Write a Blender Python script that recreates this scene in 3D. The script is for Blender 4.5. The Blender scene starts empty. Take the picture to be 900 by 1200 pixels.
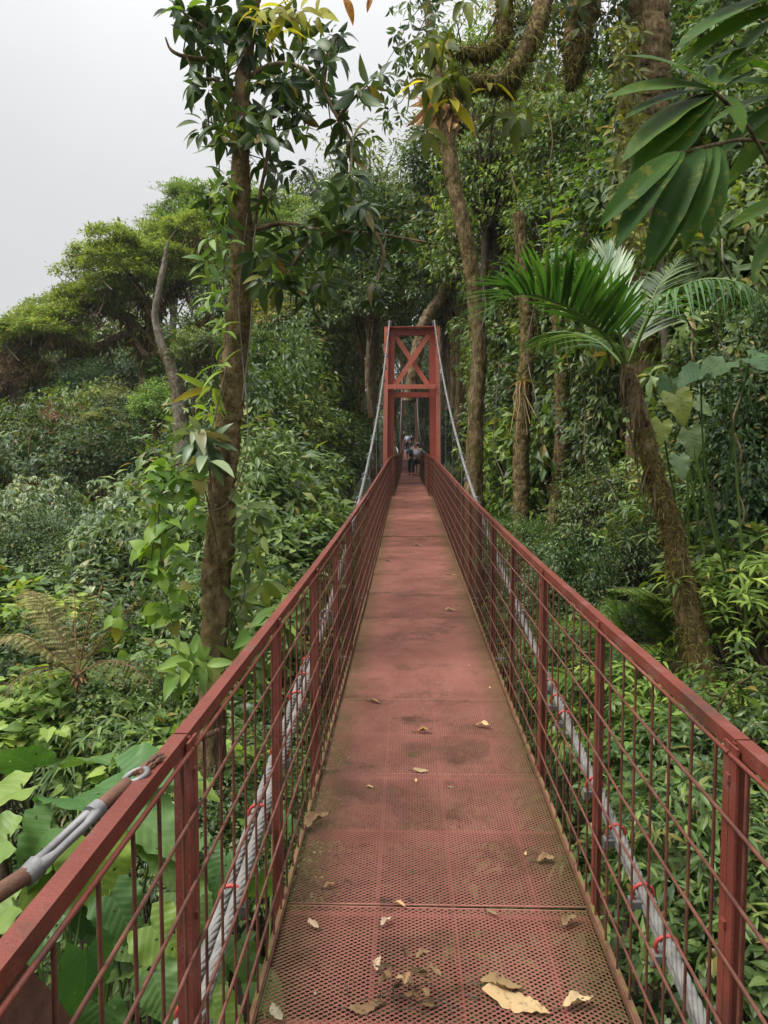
import bpy, math, random
import numpy as np
from mathutils import Vector, Matrix

PI = math.pi
R = math.radians
scene = bpy.context.scene
COL = scene.collection

# ------------------------------------------------------------------ camera, sky, sun, exposure
EYE = 1.80
cam_d = bpy.data.cameras.new("camera")
cam = bpy.data.objects.new("camera", cam_d)
COL.objects.link(cam)
cam.location = (-0.118, 0.0, EYE)
cam.rotation_euler = (R(90 - 3.81), 0, R(1.78))
cam_d.sensor_fit = 'HORIZONTAL'
cam_d.sensor_width = 36
cam_d.lens = 36
cam_d.clip_start = 0.05
cam_d.clip_end = 2000
scene.camera = cam

SUN_EL, SUN_AZ = 58, 250           # high soft light from the left, a little behind the camera
world = bpy.data.worlds.new("World")
scene.world = world
world.use_nodes = True
nt = world.node_tree
nt.nodes.clear()
wo = nt.nodes.new('ShaderNodeOutputWorld')
bg = nt.nodes.new('ShaderNodeBackground')
bg.inputs['Strength'].default_value = 0.10
sky = nt.nodes.new('ShaderNodeTexSky')
sky.sky_type = 'NISHITA'
sky.sun_disc = False
sky.sun_elevation = R(SUN_EL)
sky.sun_rotation = R(SUN_AZ)
sky.dust_density = 5
# overcast: cloud luminance grows towards the zenith (CIE overcast sky), mixed over the blue sky
tc = nt.nodes.new('ShaderNodeTexCoord')
sep = nt.nodes.new('ShaderNodeSeparateXYZ')
nt.links.new(tc.outputs['Generated'], sep.inputs[0])
ramp = nt.nodes.new('ShaderNodeFloatCurve')
cv = ramp.mapping.curves[0]
cv.points[0].location = (0.0, .205)
cv.points[1].location = (1.0, .85)
cv.points.new(.5, .305)
cv.points.new(.72, .50)
ramp.mapping.update()
nt.links.new(sep.outputs['Z'], ramp.inputs['Value'])
# faint cloud structure
cn = nt.nodes.new('ShaderNodeTexNoise')
cn.inputs['Scale'].default_value = 2.2
cn.inputs['Detail'].default_value = 5
nt.links.new(tc.outputs['Generated'], cn.inputs['Vector'])
cm_ = nt.nodes.new('ShaderNodeMapRange')
cm_.inputs['From Min'].default_value = .3
cm_.inputs['From Max'].default_value = .7
cm_.inputs['To Min'].default_value = 3.75
cm_.inputs['To Max'].default_value = 4.2
nt.links.new(cn.outputs[0], cm_.inputs['Value'])
cmul = nt.nodes.new('ShaderNodeMath'); cmul.operation = 'MULTIPLY'
nt.links.new(ramp.outputs[0], cmul.inputs[0])
nt.links.new(cm_.outputs[0], cmul.inputs[1])
grey = nt.nodes.new('ShaderNodeMix')
grey.data_type = 'RGBA'
grey.blend_type = 'MULTIPLY'
grey.inputs['Factor'].default_value = 1.0
grey.inputs[6].default_value = (5.6, 5.62, 5.68, 1)
nt.links.new(cmul.outputs[0], grey.inputs[7])
mixw = nt.nodes.new('ShaderNodeMix')
mixw.data_type = 'RGBA'
mixw.inputs['Factor'].default_value = 0.96
nt.links.new(sky.outputs[0], mixw.inputs[6])
nt.links.new(grey.outputs[2], mixw.inputs[7])
nt.links.new(mixw.outputs[2], bg.inputs['Color'])
nt.links.new(bg.outputs[0], wo.inputs['Surface'])

sun_d = bpy.data.lights.new("sun", 'SUN')
sun_d.energy = 2.8
sun_d.angle = R(25)
sun_d.color = (1.0, 0.96, 0.88)
sun = bpy.data.objects.new("sun", sun_d)
COL.objects.link(sun)
_az, _el = R(SUN_AZ), R(SUN_EL)
sdir = Vector((math.sin(_az) * math.cos(_el), math.cos(_az) * math.cos(_el), math.sin(_el)))
sun.rotation_euler = (-sdir).to_track_quat('-Z', 'Y').to_euler()

vs = scene.view_settings
vs.view_transform = 'Standard'
vs.look = 'None'
vs.exposure = 0.55
vs.gamma = 1.0
vs.use_curve_mapping = False
cy = scene.cycles
cy.max_bounces = 6
cy.diffuse_bounces = 4
cy.transmission_bounces = 4
cy.transparent_max_bounces = 4
cy.use_denoising = True

# ------------------------------------------------------------------ helpers
CM = cam.rotation_euler.to_matrix()
CL = Vector(cam.location)


def P(px, py, Z):
    """world point seen at pixel (px,py) of the 900x1200 photograph, Z metres down the optical axis"""
    return np.array(CL + CM @ (Vector(((px - 450) / 900, (600 - py) / 900, -1)) * Z))


def smooth(a, b, x):
    t = np.clip((np.asarray(x, float) - a) / (b - a), 0, 1)
    return t * t * (3 - 2 * t)


class MB:
    def __init__(self):
        self.V, self.F, self.n = [], [], 0

    def add(self, V, F, mi=0, sm=False):
        V = np.asarray(V, float).reshape(-1, 3)
        F = np.asarray(F, np.int64)
        if len(V) == 0 or len(F) == 0:
            return
        self.V.append(V)
        self.F.append((F + self.n, mi, sm))
        self.n += len(V)

    def mesh(self, name, mats):
        me = bpy.data.meshes.new(name)
        V = np.concatenate(self.V)
        me.vertices.add(len(V))
        me.vertices.foreach_set('co', V.astype(np.float32).ravel())
        lv = np.concatenate([f.ravel() for f, _, _ in self.F])
        tot = np.concatenate([np.full(len(f), f.shape[1]) for f, _, _ in self.F])
        mi = np.concatenate([np.full(len(f), m) for f, m, _ in self.F])
        sm = np.concatenate([np.full(len(f), s) for f, _, s in self.F])
        me.loops.add(len(lv))
        me.loops.foreach_set('vertex_index', lv.astype(np.int32))
        me.polygons.add(len(tot))
        st = np.concatenate([[0], np.cumsum(tot)[:-1]])
        me.polygons.foreach_set('loop_start', st.astype(np.int32))
        me.polygons.foreach_set('material_index', mi.astype(np.int32))
        me.polygons.foreach_set('use_smooth', sm.astype(bool))
        me.update(calc_edges=True)
        for m in (mats if isinstance(mats, (list, tuple)) else [mats]):
            me.materials.append(m)
        return me

    def build(self, name, mats, parent=None):
        o = bpy.data.objects.new(name, self.mesh(name, mats))
        COL.objects.link(o)
        if parent is not None:
            o.parent = parent
        return o


def tag(o, label=None, cat=None, group=None, kind=None):
    if label: o['label'] = label
    if cat: o['category'] = cat
    if group: o['group'] = group
    if kind: o['kind'] = kind
    return o


def empty(name, loc=(0, 0, 0), rz=0, label=None, cat=None, group=None):
    o = bpy.data.objects.new(name, None)
    o.empty_display_size = 0.2
    COL.objects.link(o)
    o.location = loc
    o.rotation_euler = (0, 0, rz)
    return tag(o, label, cat, group)


def copy_tree(o, parent=None):
    c = o.copy()
    COL.objects.link(c)
    c.parent = parent
    for ch in list(o.children):
        copy_tree(ch, c)
    return c


def box(m, c, s, mi=0, rot=None):
    x, y, z = [v / 2 for v in s]
    V = np.array([(-x, -y, -z), (x, -y, -z), (x, y, -z), (-x, y, -z), (-x, -y, z), (x, -y, z), (x, y, z), (-x, y, z)])
    if rot is not None:
        V = V @ np.array(rot).T
    F = [(0, 3, 2, 1), (4, 5, 6, 7), (0, 1, 5, 4), (1, 2, 6, 5), (2, 3, 7, 6), (3, 0, 4, 7)]
    m.add(V + np.asarray(c, float), F, mi)


def bar(m, a, b, w, h, up=(0, 0, 1), mi=0):
    """rectangular bar a->b, w across, h along up"""
    a, b = np.asarray(a, float), np.asarray(b, float)
    y = b - a
    L = np.linalg.norm(y)
    y = y / L
    x = np.cross(y, up)
    x /= np.linalg.norm(x)
    z = np.cross(x, y)
    box(m, (a + b) / 2, (w, L, h), mi, np.stack([x, y, z], 1))


def tube(m, path, rad, sides=8, mi=0, cap=True, rough=0.0, rng=None):
    p = np.asarray(path, float)
    n = len(p)
    rad = np.full(n, rad) if np.isscalar(rad) else np.asarray(rad, float)
    t = np.gradient(p, axis=0)
    t /= np.linalg.norm(t, axis=1)[:, None] + 1e-9
    ref = np.array([0, 0, 1.]) if abs(t[0][2]) < .9 else np.array([1., 0, 0])
    u = np.cross(ref, t[0]); u /= np.linalg.norm(u)
    U = [u]
    for i in range(1, n):
        u = u - t[i] * np.dot(u, t[i])
        u /= np.linalg.norm(u) + 1e-9
        U.append(u)
    U = np.array(U)
    W = np.cross(t, U)
    a = np.arange(sides) / sides * 2 * PI
    rr = rad[:, None] * np.ones(sides)
    if rough and rng is not None:
        rr = rr * (1 + rough * rng.uniform(-1, 1, rr.shape))
    V = p[:, None, :] + rr[:, :, None] * (np.cos(a)[None, :, None] * U[:, None, :] + np.sin(a)[None, :, None] * W[:, None, :])
    i = np.arange(n - 1)[:, None]
    j = np.arange(sides)[None, :]
    k = (j + 1) % sides
    F = np.stack([i * sides + j, i * sides + k, (i + 1) * sides + k, (i + 1) * sides + j], -1).reshape(-1, 4)
    m.add(V.reshape(-1, 3), F, mi, True)
    if cap:
        for q in (0, n - 1):
            m.add(V[q], [list(range(sides))[::(-1 if q == 0 else 1)]], mi)


def spline(pts, n):
    """Catmull-Rom through pts"""
    p = np.asarray(pts, float)
    p = np.vstack([2 * p[0] - p[1], p, 2 * p[-1] - p[-2]])
    k = len(p) - 3
    s = np.linspace(0, k - 1e-6, n)
    i = s.astype(int)
    t = (s - i)[:, None]
    a, b, c, d = p[i], p[i + 1], p[i + 2], p[i + 3]
    return .5 * (2 * b + (c - a) * t + (2 * a - 5 * b + 4 * c - d) * t ** 2 + (3 * b - a - 3 * c + d) * t ** 3)


# ------------------------------------------------------------------ materials
def mat_new(name):
    m = bpy.data.materials.new(name)
    m.use_nodes = True
    t = m.node_tree
    for n in list(t.nodes):
        if n.type != 'OUTPUT_MATERIAL':
            t.nodes.remove(n)
    return m, t, t.nodes['Material Output']


def ramp_node(t, stops):
    r = t.nodes.new('ShaderNodeValToRGB')
    e = r.color_ramp.elements
    while len(e) < len(stops):
        e.new(0.5)
    for q, (p, c) in zip(e, stops):
        q.position = p
        q.color = (*c, 1)
    return r


def noise(t, scale, detail=4, rough=.6, coord='Object', stretch=1.0):
    n = t.nodes.new('ShaderNodeTexNoise')
    n.inputs['Scale'].default_value = scale
    n.inputs['Detail'].default_value = detail
    n.inputs['Roughness'].default_value = rough
    c = t.nodes.new('ShaderNodeTexCoord' if coord != 'Position' else 'ShaderNodeNewGeometry')
    if stretch != 1.0:
        mp = t.nodes.new('ShaderNodeMapping')
        mp.inputs['Scale'].default_value = (1, 1, stretch)
        t.links.new(c.outputs[coord], mp.inputs['Vector'])
        t.links.new(mp.outputs[0], n.inputs['Vector'])
    else:
        t.links.new(c.outputs[coord], n.inputs['Vector'])
    return n


def mixc(t, fac, a, b, blend='MIX'):
    m = t.nodes.new('ShaderNodeMix')
    m.data_type = 'RGBA'
    m.blend_type = blend
    for v, s in ((fac, m.inputs['Factor']), (a, m.inputs[6]), (b, m.inputs[7])):
        if hasattr(v, 'links') or isinstance(v, bpy.types.NodeSocket):
            t.links.new(v, s)
        elif isinstance(v, (int, float)):
            s.default_value = v
        else:
            s.default_value = (*v, 1)
    return m.outputs[2]


def leaf_mat(name, dark, mid, light, rough=.42, trans=.3, tcol=None, spec=.32, blotch=None, veins=False):
    rough += .06
    dark, mid, light = [tuple(v * 1.45 for v in c) for c in (dark, mid, light)]
    m, t, out = mat_new(name)
    g = t.nodes.new('ShaderNodeNewGeometry')
    r = ramp_node(t, [(0, dark), (.5, mid), (.955, light), (.975, tuple(np.array(light) * .3 + np.array((.16, .10, .03))))])
    t.links.new(g.outputs['Random Per Island'], r.inputs[0])
    col = r.outputs[0]
    oi = t.nodes.new('ShaderNodeObjectInfo')
    ro = ramp_node(t, [(0, (.8, .9, .85)), (.5, (1., 1., 1.)), (1, (1.25, 1.12, .95))])
    t.links.new(oi.outputs['Random'], ro.inputs[0])
    col = mixc(t, 1.0, col, ro.outputs[0], 'MULTIPLY')
    nz = noise(t, 1.3, 3)
    rn = ramp_node(t, [(.35, (.75, .8, .8)), (.65, (1.25, 1.18, 1.05))])
    t.links.new(nz.outputs[0], rn.inputs[0])
    col = mixc(t, 1.0, col, rn.outputs[0], 'MULTIPLY')
    if blotch:
        nb = noise(t, blotch[0], 5, .7)
        rb = ramp_node(t, [(.55, (0, 0, 0)), (.68, (1, 1, 1))])
        t.links.new(nb.outputs[0], rb.inputs[0])
        bw = t.nodes.new('ShaderNodeRGBToBW')
        t.links.new(rb.outputs[0], bw.inputs[0])
        col = mixc(t, bw.outputs[0], col, blotch[1])
    b = t.nodes.new('ShaderNodeBsdfPrincipled')
    if veins:
        # midrib and side veins in the leaf's own coordinates (unit leaf along +Y)
        co = t.nodes.new('ShaderNodeTexCoord')
        sp = t.nodes.new('ShaderNodeSeparateXYZ')
        t.links.new(co.outputs['Object'], sp.inputs[0])

        def mth(op, a, b2=None):
            q = t.nodes.new('ShaderNodeMath'); q.operation = op
            for v, i in ((a, q.inputs[0]), (b2, q.inputs[1])):
                if isinstance(v, bpy.types.NodeSocket): t.links.new(v, i)
                elif v is not None: i.default_value = v
            return q.outputs[0]
        ax = mth('ABSOLUTE', sp.outputs[0])
        fr = mth('FRACT', mth('MULTIPLY', mth('SUBTRACT', sp.outputs[1], mth('MULTIPLY', ax, .75)), 7.5))
        v1 = mth('LESS_THAN', mth('ABSOLUTE', mth('SUBTRACT', fr, .5)), .05)
        v2 = mth('LESS_THAN', ax, .008)
        vv = mth('MULTIPLY', mth('MAXIMUM', v1, v2), .25)
        col = mixc(t, vv, col, tuple(min(1, v * 1.35 + .02) for v in light))
        hu = ramp_node(t, [(0, (.62, .78, .7)), (.5, (1, 1, 1)), (.85, (1.25, 1.15, .95)), (1, (1.5, 1.3, .6))])
        t.links.new(oi.outputs['Random'], hu.inputs[0])
        col = mixc(t, 1.0, col, hu.outputs[0], 'MULTIPLY')
        bp = t.nodes.new('ShaderNodeBump')
        bp.inputs['Strength'].default_value = .12
        bp.inputs['Distance'].default_value = .01
        t.links.new(mth('SINE', mth('MULTIPLY', fr, 6.283)), bp.inputs['Height'])
        t.links.new(bp.outputs[0], b.inputs['Normal'])
    b.inputs['Roughness'].default_value = rough
    b.inputs['Specular IOR Level'].default_value = spec
    t.links.new(col, b.inputs['Base Color'])
    tr = t.nodes.new('ShaderNodeBsdfTranslucent')
    tc2 = mixc(t, 1.0, col, tcol or (1.5, 1.45, .6), 'MULTIPLY')
    t.links.new(tc2, tr.inputs['Color'])
    mx = t.nodes.new('ShaderNodeMixShader')
    mx.inputs[0].default_value = trans
    t.links.new(b.outputs[0], mx.inputs[1])
    t.links.new(tr.outputs[0], mx.inputs[2])
    t.links.new(mx.outputs[0], out.inputs['Surface'])
    return m


def solid(name, stops, scale, rough=.7, bump=0, bscale=None, spec=.3, metal=0, detail=6, patch=None, stretch=1.0, coord='Object'):
    """noise-mixed colour with bump; patch=(scale, threshold, colour) adds blotches"""
    m, t, out = mat_new(name)
    n = noise(t, scale, detail, .6, coord, stretch)
    r = ramp_node(t, stops)
    t.links.new(n.outputs[0], r.inputs[0])
    col = r.outputs[0]
    if patch:
        for ps, th, pc in (patch if isinstance(patch, list) else [patch]):
            n2 = noise(t, ps, 6, .65, coord)
            r2 = ramp_node(t, [(th - .04, (0, 0, 0)), (th + .06, (1, 1, 1))])
            t.links.new(n2.outputs[0], r2.inputs[0])
            bw = t.nodes.new('ShaderNodeRGBToBW')
            t.links.new(r2.outputs[0], bw.inputs[0])
            col = mixc(t, bw.outputs[0], col, pc)
    b = t.nodes.new('ShaderNodeBsdfPrincipled')
    b.inputs['Roughness'].default_value = rough
    b.inputs['Specular IOR Level'].default_value = spec
    b.inputs['Metallic'].default_value = metal
    t.links.new(col, b.inputs['Base Color'])
    if bump:
        nb = noise(t, bscale or scale * 4, 6, .65, 'Object', stretch)
        bp = t.nodes.new('ShaderNodeBump')
        bp.inputs['Strength'].default_value = bump
        bp.inputs['Distance'].default_value = .03
        t.links.new(nb.outputs[0], bp.inputs['Height'])
        t.links.new(bp.outputs[0], b.inputs['Normal'])
    t.links.new(b.outputs[0], out.inputs['Surface'])
    return m


M = {}
M['red'] = solid('red_paint', [(.3, (.128, .027, .017)), (.7, (.185, .045, .030))], 3, .5, .25, 70, .4,
                 patch=[(5, .58, (.18, .060, .047)), (2.2, .60, (.085, .032, .022)), (16, .64, (.10, .045, .026)), (55, .66, (.055, .035, .025)), (9, .70, (.10, .10, .045))])
M['red_lit'] = solid('red_paint_lit', [(.3, (.48, .125, .078)), (.7, (.60, .18, .12))], 3, .5, .1, 40, .4,
                       patch=(8, .68, (.24, .07, .05)))  # lit copy of the tower red, daylight put into the colour
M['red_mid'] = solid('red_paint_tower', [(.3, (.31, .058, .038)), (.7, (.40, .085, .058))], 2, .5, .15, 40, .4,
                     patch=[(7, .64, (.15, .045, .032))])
M['wire'] = solid('rusted_wire', [(.35, (.075, .026, .018)), (.65, (.15, .056, .036))], 14, .55, 0, None, .4,
                  patch=[(20, .62, (.09, .05, .03))])
M['deck'] = solid('deck_paint', [(.3, (.27, .110, .082)), (.7, (.43, .185, .145))], 2.2, .58, 0, None, .35,
                  patch=[(1.7, .56, (.23, .105, .075)), (3.1, .63, (.15, .075, .045)), (7, .68, (.16, .13, .045)), (26, .68, (.09, .055, .038))], coord='Position')
_t = M['deck'].node_tree
_b = [n for n in _t.nodes if n.type == 'BSDF_PRINCIPLED'][0]
_src = _b.inputs['Base Color'].links[0].from_socket
_co = _t.nodes.new('ShaderNodeTexCoord'); _sx = _t.nodes.new('ShaderNodeSeparateXYZ')
_t.links.new(_co.outputs['Object'], _sx.inputs[0])
_ab = _t.nodes.new('ShaderNodeMath'); _ab.operation = 'ABSOLUTE'
_t.links.new(_sx.outputs[0], _ab.inputs[0])
_mr = _t.nodes.new('ShaderNodeMapRange'); _mr.interpolation_type = 'SMOOTHSTEP'
_mr.inputs['From Min'].default_value = .36; _mr.inputs['From Max'].default_value = .62
_t.links.new(_ab.outputs[0], _mr.inputs['Value'])
_nz = noise(_t, 9, 6, .7, 'Position')
_mm = _t.nodes.new('ShaderNodeMath'); _mm.operation = 'MULTIPLY'
_t.links.new(_mr.outputs[0], _mm.inputs[0]); _t.links.new(_nz.outputs[0], _mm.inputs[1])
_m2 = _t.nodes.new('ShaderNodeMath'); _m2.operation = 'MULTIPLY'; _m2.use_clamp = True
_t.links.new(_mm.outputs[0], _m2.inputs[0]); _m2.inputs[1].default_value = 1.5
_c1 = mixc(_t, _m2.outputs[0], _src, (.15, .105, .042))
_oi = _t.nodes.new('ShaderNodeObjectInfo')
_rr = ramp_node(_t, [(0, (.60, .57, .54)), (.5, (.92, .92, .92)), (1, (1.22, 1.2, 1.2))])
_t.links.new(_oi.outputs['Random'], _rr.inputs[0])
_t.links.new(mixc(_t, 1.0, _c1, _rr.outputs[0], 'MULTIPLY'), _b.inputs['Base Color'])
M['edge'] = solid('mossy_edge_steel', [(.35, (.10, .055, .03)), (.65, (.20, .115, .06))], 6, .8, .3, 60, .2,
                  patch=[(10, .57, (.13, .12, .03)), (14, .66, (.12, .06, .04))])
M['galv'] = solid('galvanised_steel', [(.3, (.15, .15, .15)), (.7, (.26, .26, .26))], 18, .5, .1, 90, .5, .35,
                  patch=(12, .68, (.25, .17, .12)))
M['rope'] = solid('wire_rope', [(.3, (.11, .108, .10)), (.7, (.235, .23, .215))], 14, .65, .2, 90, .3, .1,
                  patch=[(8, .66, (.26, .24, .17)), (15, .70, (.35, .16, .12))])
M['rust_and_shade'] = solid('rusty_steel_and_shade', [(.3, (.085, .045, .03)), (.7, (.17, .085, .055))], 25, .75, .3, 120, .3)  # rusty steel; on the far tower this dark tone imitates shade
M['clamp_red'] = solid('clamp_red', [(.3, (.30, .03, .03)), (.7, (.42, .06, .05))], 20, .45, 0, None, .4)
M['bark'] = solid('bark', [(.28, (.035, .025, .014)), (.48, (.16, .115, .066)), (.62, (.25, .19, .115)), (.8, (.34, .28, .19))], 14, .9, 1.0, 34, .08,
                  patch=[(4, .60, (.085, .080, .027)), (15, .66, (.24, .21, .15))], stretch=.35)
M['bark_moss'] = solid('mossy_bark', [(.28, (.026, .018, .010)), (.46, (.14, .097, .050)), (.6, (.24, .175, .095)), (.78, (.34, .265, .165))], 15, .95, 1.0, 40, .06,
                       patch=[(3.0, .57, (.105, .092, .030)), (11, .64, (.16, .15, .05)), (22, .68, (.27, .24, .18))], stretch=.4)
M['bark_grey'] = solid('grey_bark', [(.3, (.10, .085, .065)), (.7, (.26, .225, .18))], 9, .9, .9, 30, .1,
                       patch=(6, .62, (.10, .09, .045)), stretch=.3)
M['twig'] = solid('twig', [(.3, (.045, .034, .02)), (.7, (.11, .085, .055))], 6, .9)
M['branch_brown'] = solid('bare_branches', [(.3, (.10, .066, .045)), (.7, (.20, .135, .095))], 2, .9)
M['soil'] = solid('forest_soil', [(.3, (.010, .012, .006)), (.6, (.026, .030, .012)), (.8, (.045, .05, .018))], .9, 1, .6, 4, .05)
# leaves
M['L_dark'] = leaf_mat('leaf_dark', (.017, .036, .011), (.038, .072, .020), (.10, .15, .048), .34, .30, None, .5)
M['L_mid'] = leaf_mat('leaf_mid', (.030, .058, .016), (.065, .114, .028), (.14, .20, .058), .36, .32, None, .45)
M['L_cover'] = leaf_mat('leaf_cover', (.018, .034, .009), (.040, .07, .017), (.085, .12, .03), .5, .3)
M['L_beige'] = leaf_mat('leaf_beige', (.11, .115, .055), (.18, .185, .085), (.26, .26, .13), .6, .3)
M['L_teal'] = leaf_mat('leaf_teal', (.05, .105, .055), (.09, .165, .09), (.14, .23, .13), .55, .3)
M['L_light'] = leaf_mat('leaf_light', (.055, .10, .022), (.11, .19, .04), (.21, .29, .07), .42, .36)
M['L_pale'] = leaf_mat('leaf_pale', (.036, .064, .028), (.085, .13, .062), (.21, .26, .15), .34, .22, None, .5)
M['L_yellow'] = leaf_mat('leaf_yellowgreen', (.07, .13, .02), (.13, .21, .035), (.23, .30, .06), .4, .42)
M['L_olive'] = leaf_mat('leaf_olive', (.038, .050, .013), (.078, .095, .022), (.145, .16, .04), .5, .3)
M['L_gold'] = leaf_mat('leaf_golden', (.14, .13, .015), (.27, .25, .025), (.42, .38, .05), .5, .45, blotch=(18, (.16, .10, .03)))
M['L_umb'] = leaf_mat('leaf_umbrella', (.060, .102, .030), (.118, .180, .052), (.185, .25, .088), .6, .35)
M['L_red'] = leaf_mat('leaf_russet', (.07, .055, .028), (.12, .07, .042), (.16, .11, .06), .6, .25, (1.3, 1, .8))
M['L_black'] = leaf_mat('leaf_blackgreen', (.014, .030, .010), (.030, .058, .019), (.07, .11, .036), .36, .25)  # near-black green, also used to imitate shade and backlit leaves
M['L_big'] = leaf_mat('leaf_big', (.055, .11, .03), (.10, .175, .05), (.17, .25, .085), .4, .3, blotch=(9, (.07, .12, .03)))
M['L_vein'] = leaf_mat('leaf_veined', (.055, .105, .03), (.075, .14, .038), (.11, .18, .06), .42, .3, None, .4, None, True)
M['L_veindark'] = leaf_mat('leaf_veined_dark', (.030, .065, .018), (.045, .095, .025), (.08, .14, .04), .42, .3, None, .4, None, True)
M['L_veinpale'] = leaf_mat('leaf_veined_pale', (.075, .115, .05), (.10, .15, .07), (.15, .20, .10), .42, .25, None, .4, None, True)
M['L_palm'] = leaf_mat('leaf_palm', (.020, .062, .014), (.035, .095, .02), (.06, .13, .03), .36, .3)
M['L_fan'] = leaf_mat('leaf_fan', (.018, .052, .006), (.032, .078, .009), (.055, .105, .014), .5, .42, None, .2, blotch=(14, (.15, .17, .02)))
M['L_silver'] = leaf_mat('leaf_silver', (.15, .21, .16), (.22, .29, .22), (.3, .36, .28), .4, .2)
M['L_fern'] = leaf_mat('leaf_fern', (.045, .10, .018), (.09, .17, .03), (.15, .24, .05), .5, .35)
M['L_dryfern'] = leaf_mat('leaf_dryfern', (.13, .12, .045), (.22, .19, .08), (.32, .27, .13), .7, .25)
M['L_moss'] = leaf_mat('moss_tufts', (.038, .030, .010), (.085, .072, .022), (.15, .135, .042), .9, .2, (1.2, 1.1, .8), .1)
M['L_dead'] = leaf_mat('leaf_dead', (.17, .10, .05), (.33, .22, .12), (.48, .36, .21), .75, .15, (1.1, 1, .8), blotch=(22, (.16, .09, .045)))
M['L_deadbrown'] = leaf_mat('leaf_deadbrown', (.06, .035, .018), (.12, .07, .035), (.22, .14, .075), .65, .1, (1, 1, .9), .3, (30, (.04, .025, .015)))
M['L_deadgrey'] = leaf_mat('leaf_deadgrey', (.10, .07, .05), (.20, .15, .11), (.32, .27, .22), .8, .1, (1, 1, .9))
M['L_brom'] = leaf_mat('leaf_bromeliad', (.06, .09, .025), (.13, .11, .04), (.28, .15, .06), .45, .3)


# ------------------------------------------------------------------ terrain
def deck_curve():
    Y = np.array([-6, 0, 2.5, 5, 7.6, 10.8, 13.2, 19.7, 24.2, 27, 31, 37, 44, 52, 60, 72, 85, 100, 110])
    Zr = np.array([-1.83, -1.82, -1.80, -1.75, -1.67, -1.555, -1.45, -1.18, -1.00, -.95, -.93, -.88, -.74, -.42, .05, .72, 1.4, 2.2, 2.75])
    return Y, Zr + EYE


_DY, _DZ = deck_curve()


def dz(y):
    y = np.asarray(y, float)
    # smoothed piecewise curve
    s = 0
    for o, w in ((-1.2, .25), (0, .5), (1.2, .25)):
        s = s + w * np.interp(y + o, _DY, _DZ)
    return s


def ground(x, y):
    x, y = np.asarray(x, float), np.asarray(y, float)
    l = -4.6 - 3.2 * smooth(1.5, 9, -x) + .05 * np.clip(-x - 12, 0, 200)
    r = -3.6 + .42 * np.clip(x - 1.5, 0, 60) + .02 * np.clip(y, 0, 30)
    g = np.where(x < 0, l, np.where(x > 1.5, r, -4.4 + (.8) * x / 1.5))
    far = np.clip(y - 27, 0, 120)
    g = g + far * (.05 + .24 * smooth(3, 16, np.abs(x)))
    g = g + .25 * np.sin(x * .9 + 1.3 * np.sin(y * .35)) + .2 * np.sin(y * .7 + x * .4)
    return g


xs = np.concatenate([np.linspace(-400, -45, 14), np.linspace(-42, 42, 120), np.linspace(45, 400, 14)])
ys = np.concatenate([np.linspace(-120, -12, 8), np.linspace(-10, 80, 120), np.linspace(84, 600, 20)])
GX, GY = np.meshgrid(xs, ys)
GZ = ground(GX, GY)
GZ = np.where(np.hypot(GX, GY) > 130, np.minimum(GZ, 24), GZ)
mb = MB()
nx, ny = len(xs), len(ys)
ii, jj = np.meshgrid(np.arange(ny - 1), np.arange(nx - 1), indexing='ij')
F = np.stack([ii * nx + jj, ii * nx + jj + 1, (ii + 1) * nx + jj + 1, (ii + 1) * nx + jj], -1).reshape(-1, 4)
mb.add(np.stack([GX, GY, GZ], -1).reshape(-1, 3), F, 0, True)
tag(mb.build('ground', M['soil']), kind='structure')

# ------------------------------------------------------------------ the suspension footbridge
S = 1.25                      # bay length
YT = 24.5                     # near tower
YT2 = 79.0                    # far tower
HR = 1.17                     # handrail height


def halfw(y):                 # the deck narrows where it passes through the tower
    return .625 - .095 * smooth(22.2, 24.2, y)


bridge = empty('suspension_footbridge', (0, 0, 0), 0, 'long red steel suspension footbridge with mesh railings and wire rope cables over the valley', 'footbridge')
Y0 = 1.73 - 2 * S
NB = 64
posts_y = [Y0 + i * S for i in range(NB)]

# deck grating: real strands of expanded metal, one mesh shared by every panel
rg = np.random.default_rng(5)
CW, CLn = .029, .0205


def grating(width, length):
    m = MB()
    k = int(length / (CLn / 2))
    n = int(round(width / (CW / 2)))
    i = np.arange(n + 1)
    x0 = -width / 2 + i * width / n
    for q in range(k):
        x = np.clip(x0 + np.where((i + q) % 2 == 1, CW * .13, -CW * .13), -width / 2, width / 2)
        b = -length / 2 + q * CLn / 2
        y = b + np.where((i + q) % 2 == 1, CLn / 2, 0)
        Vb = np.stack([x, y - .0011, np.full(n + 1, -.0032)], 1)
        Vt = np.stack([x, y + .0011, np.full(n + 1, .0006)], 1)
        Vl = np.stack([x, y + .0010, np.full(n + 1, -.0026)], 1)
        V = np.vstack([Vb, Vt, Vl])
        a = np.arange(n)
        N = n + 1
        m.add(V, np.vstack([np.stack([a, a + 1, a + 1 + N, a + N], 1),
                            np.stack([a + N, a + 1 + N, a + 1 + 2 * N, a + 2 * N], 1)]), 0)
    # sheet edge strips
    for s in (-1, 1):
        box(m, (0, s * (length / 2 - .003), -.001), (width, .005, .005))
    # stringers and bearers underneath, welded to the sheet
    for xx in (-width * .2, width * .06, width * .34):
        box(m, (xx, 0, -.034), (.012, length, .05), 1)
    box(m, (0, length / 2 - .03, -.038), (width, .03, .05), 1)
    box(m, (0, 0, -.038), (width, .025, .05), 1)
    return m


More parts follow.
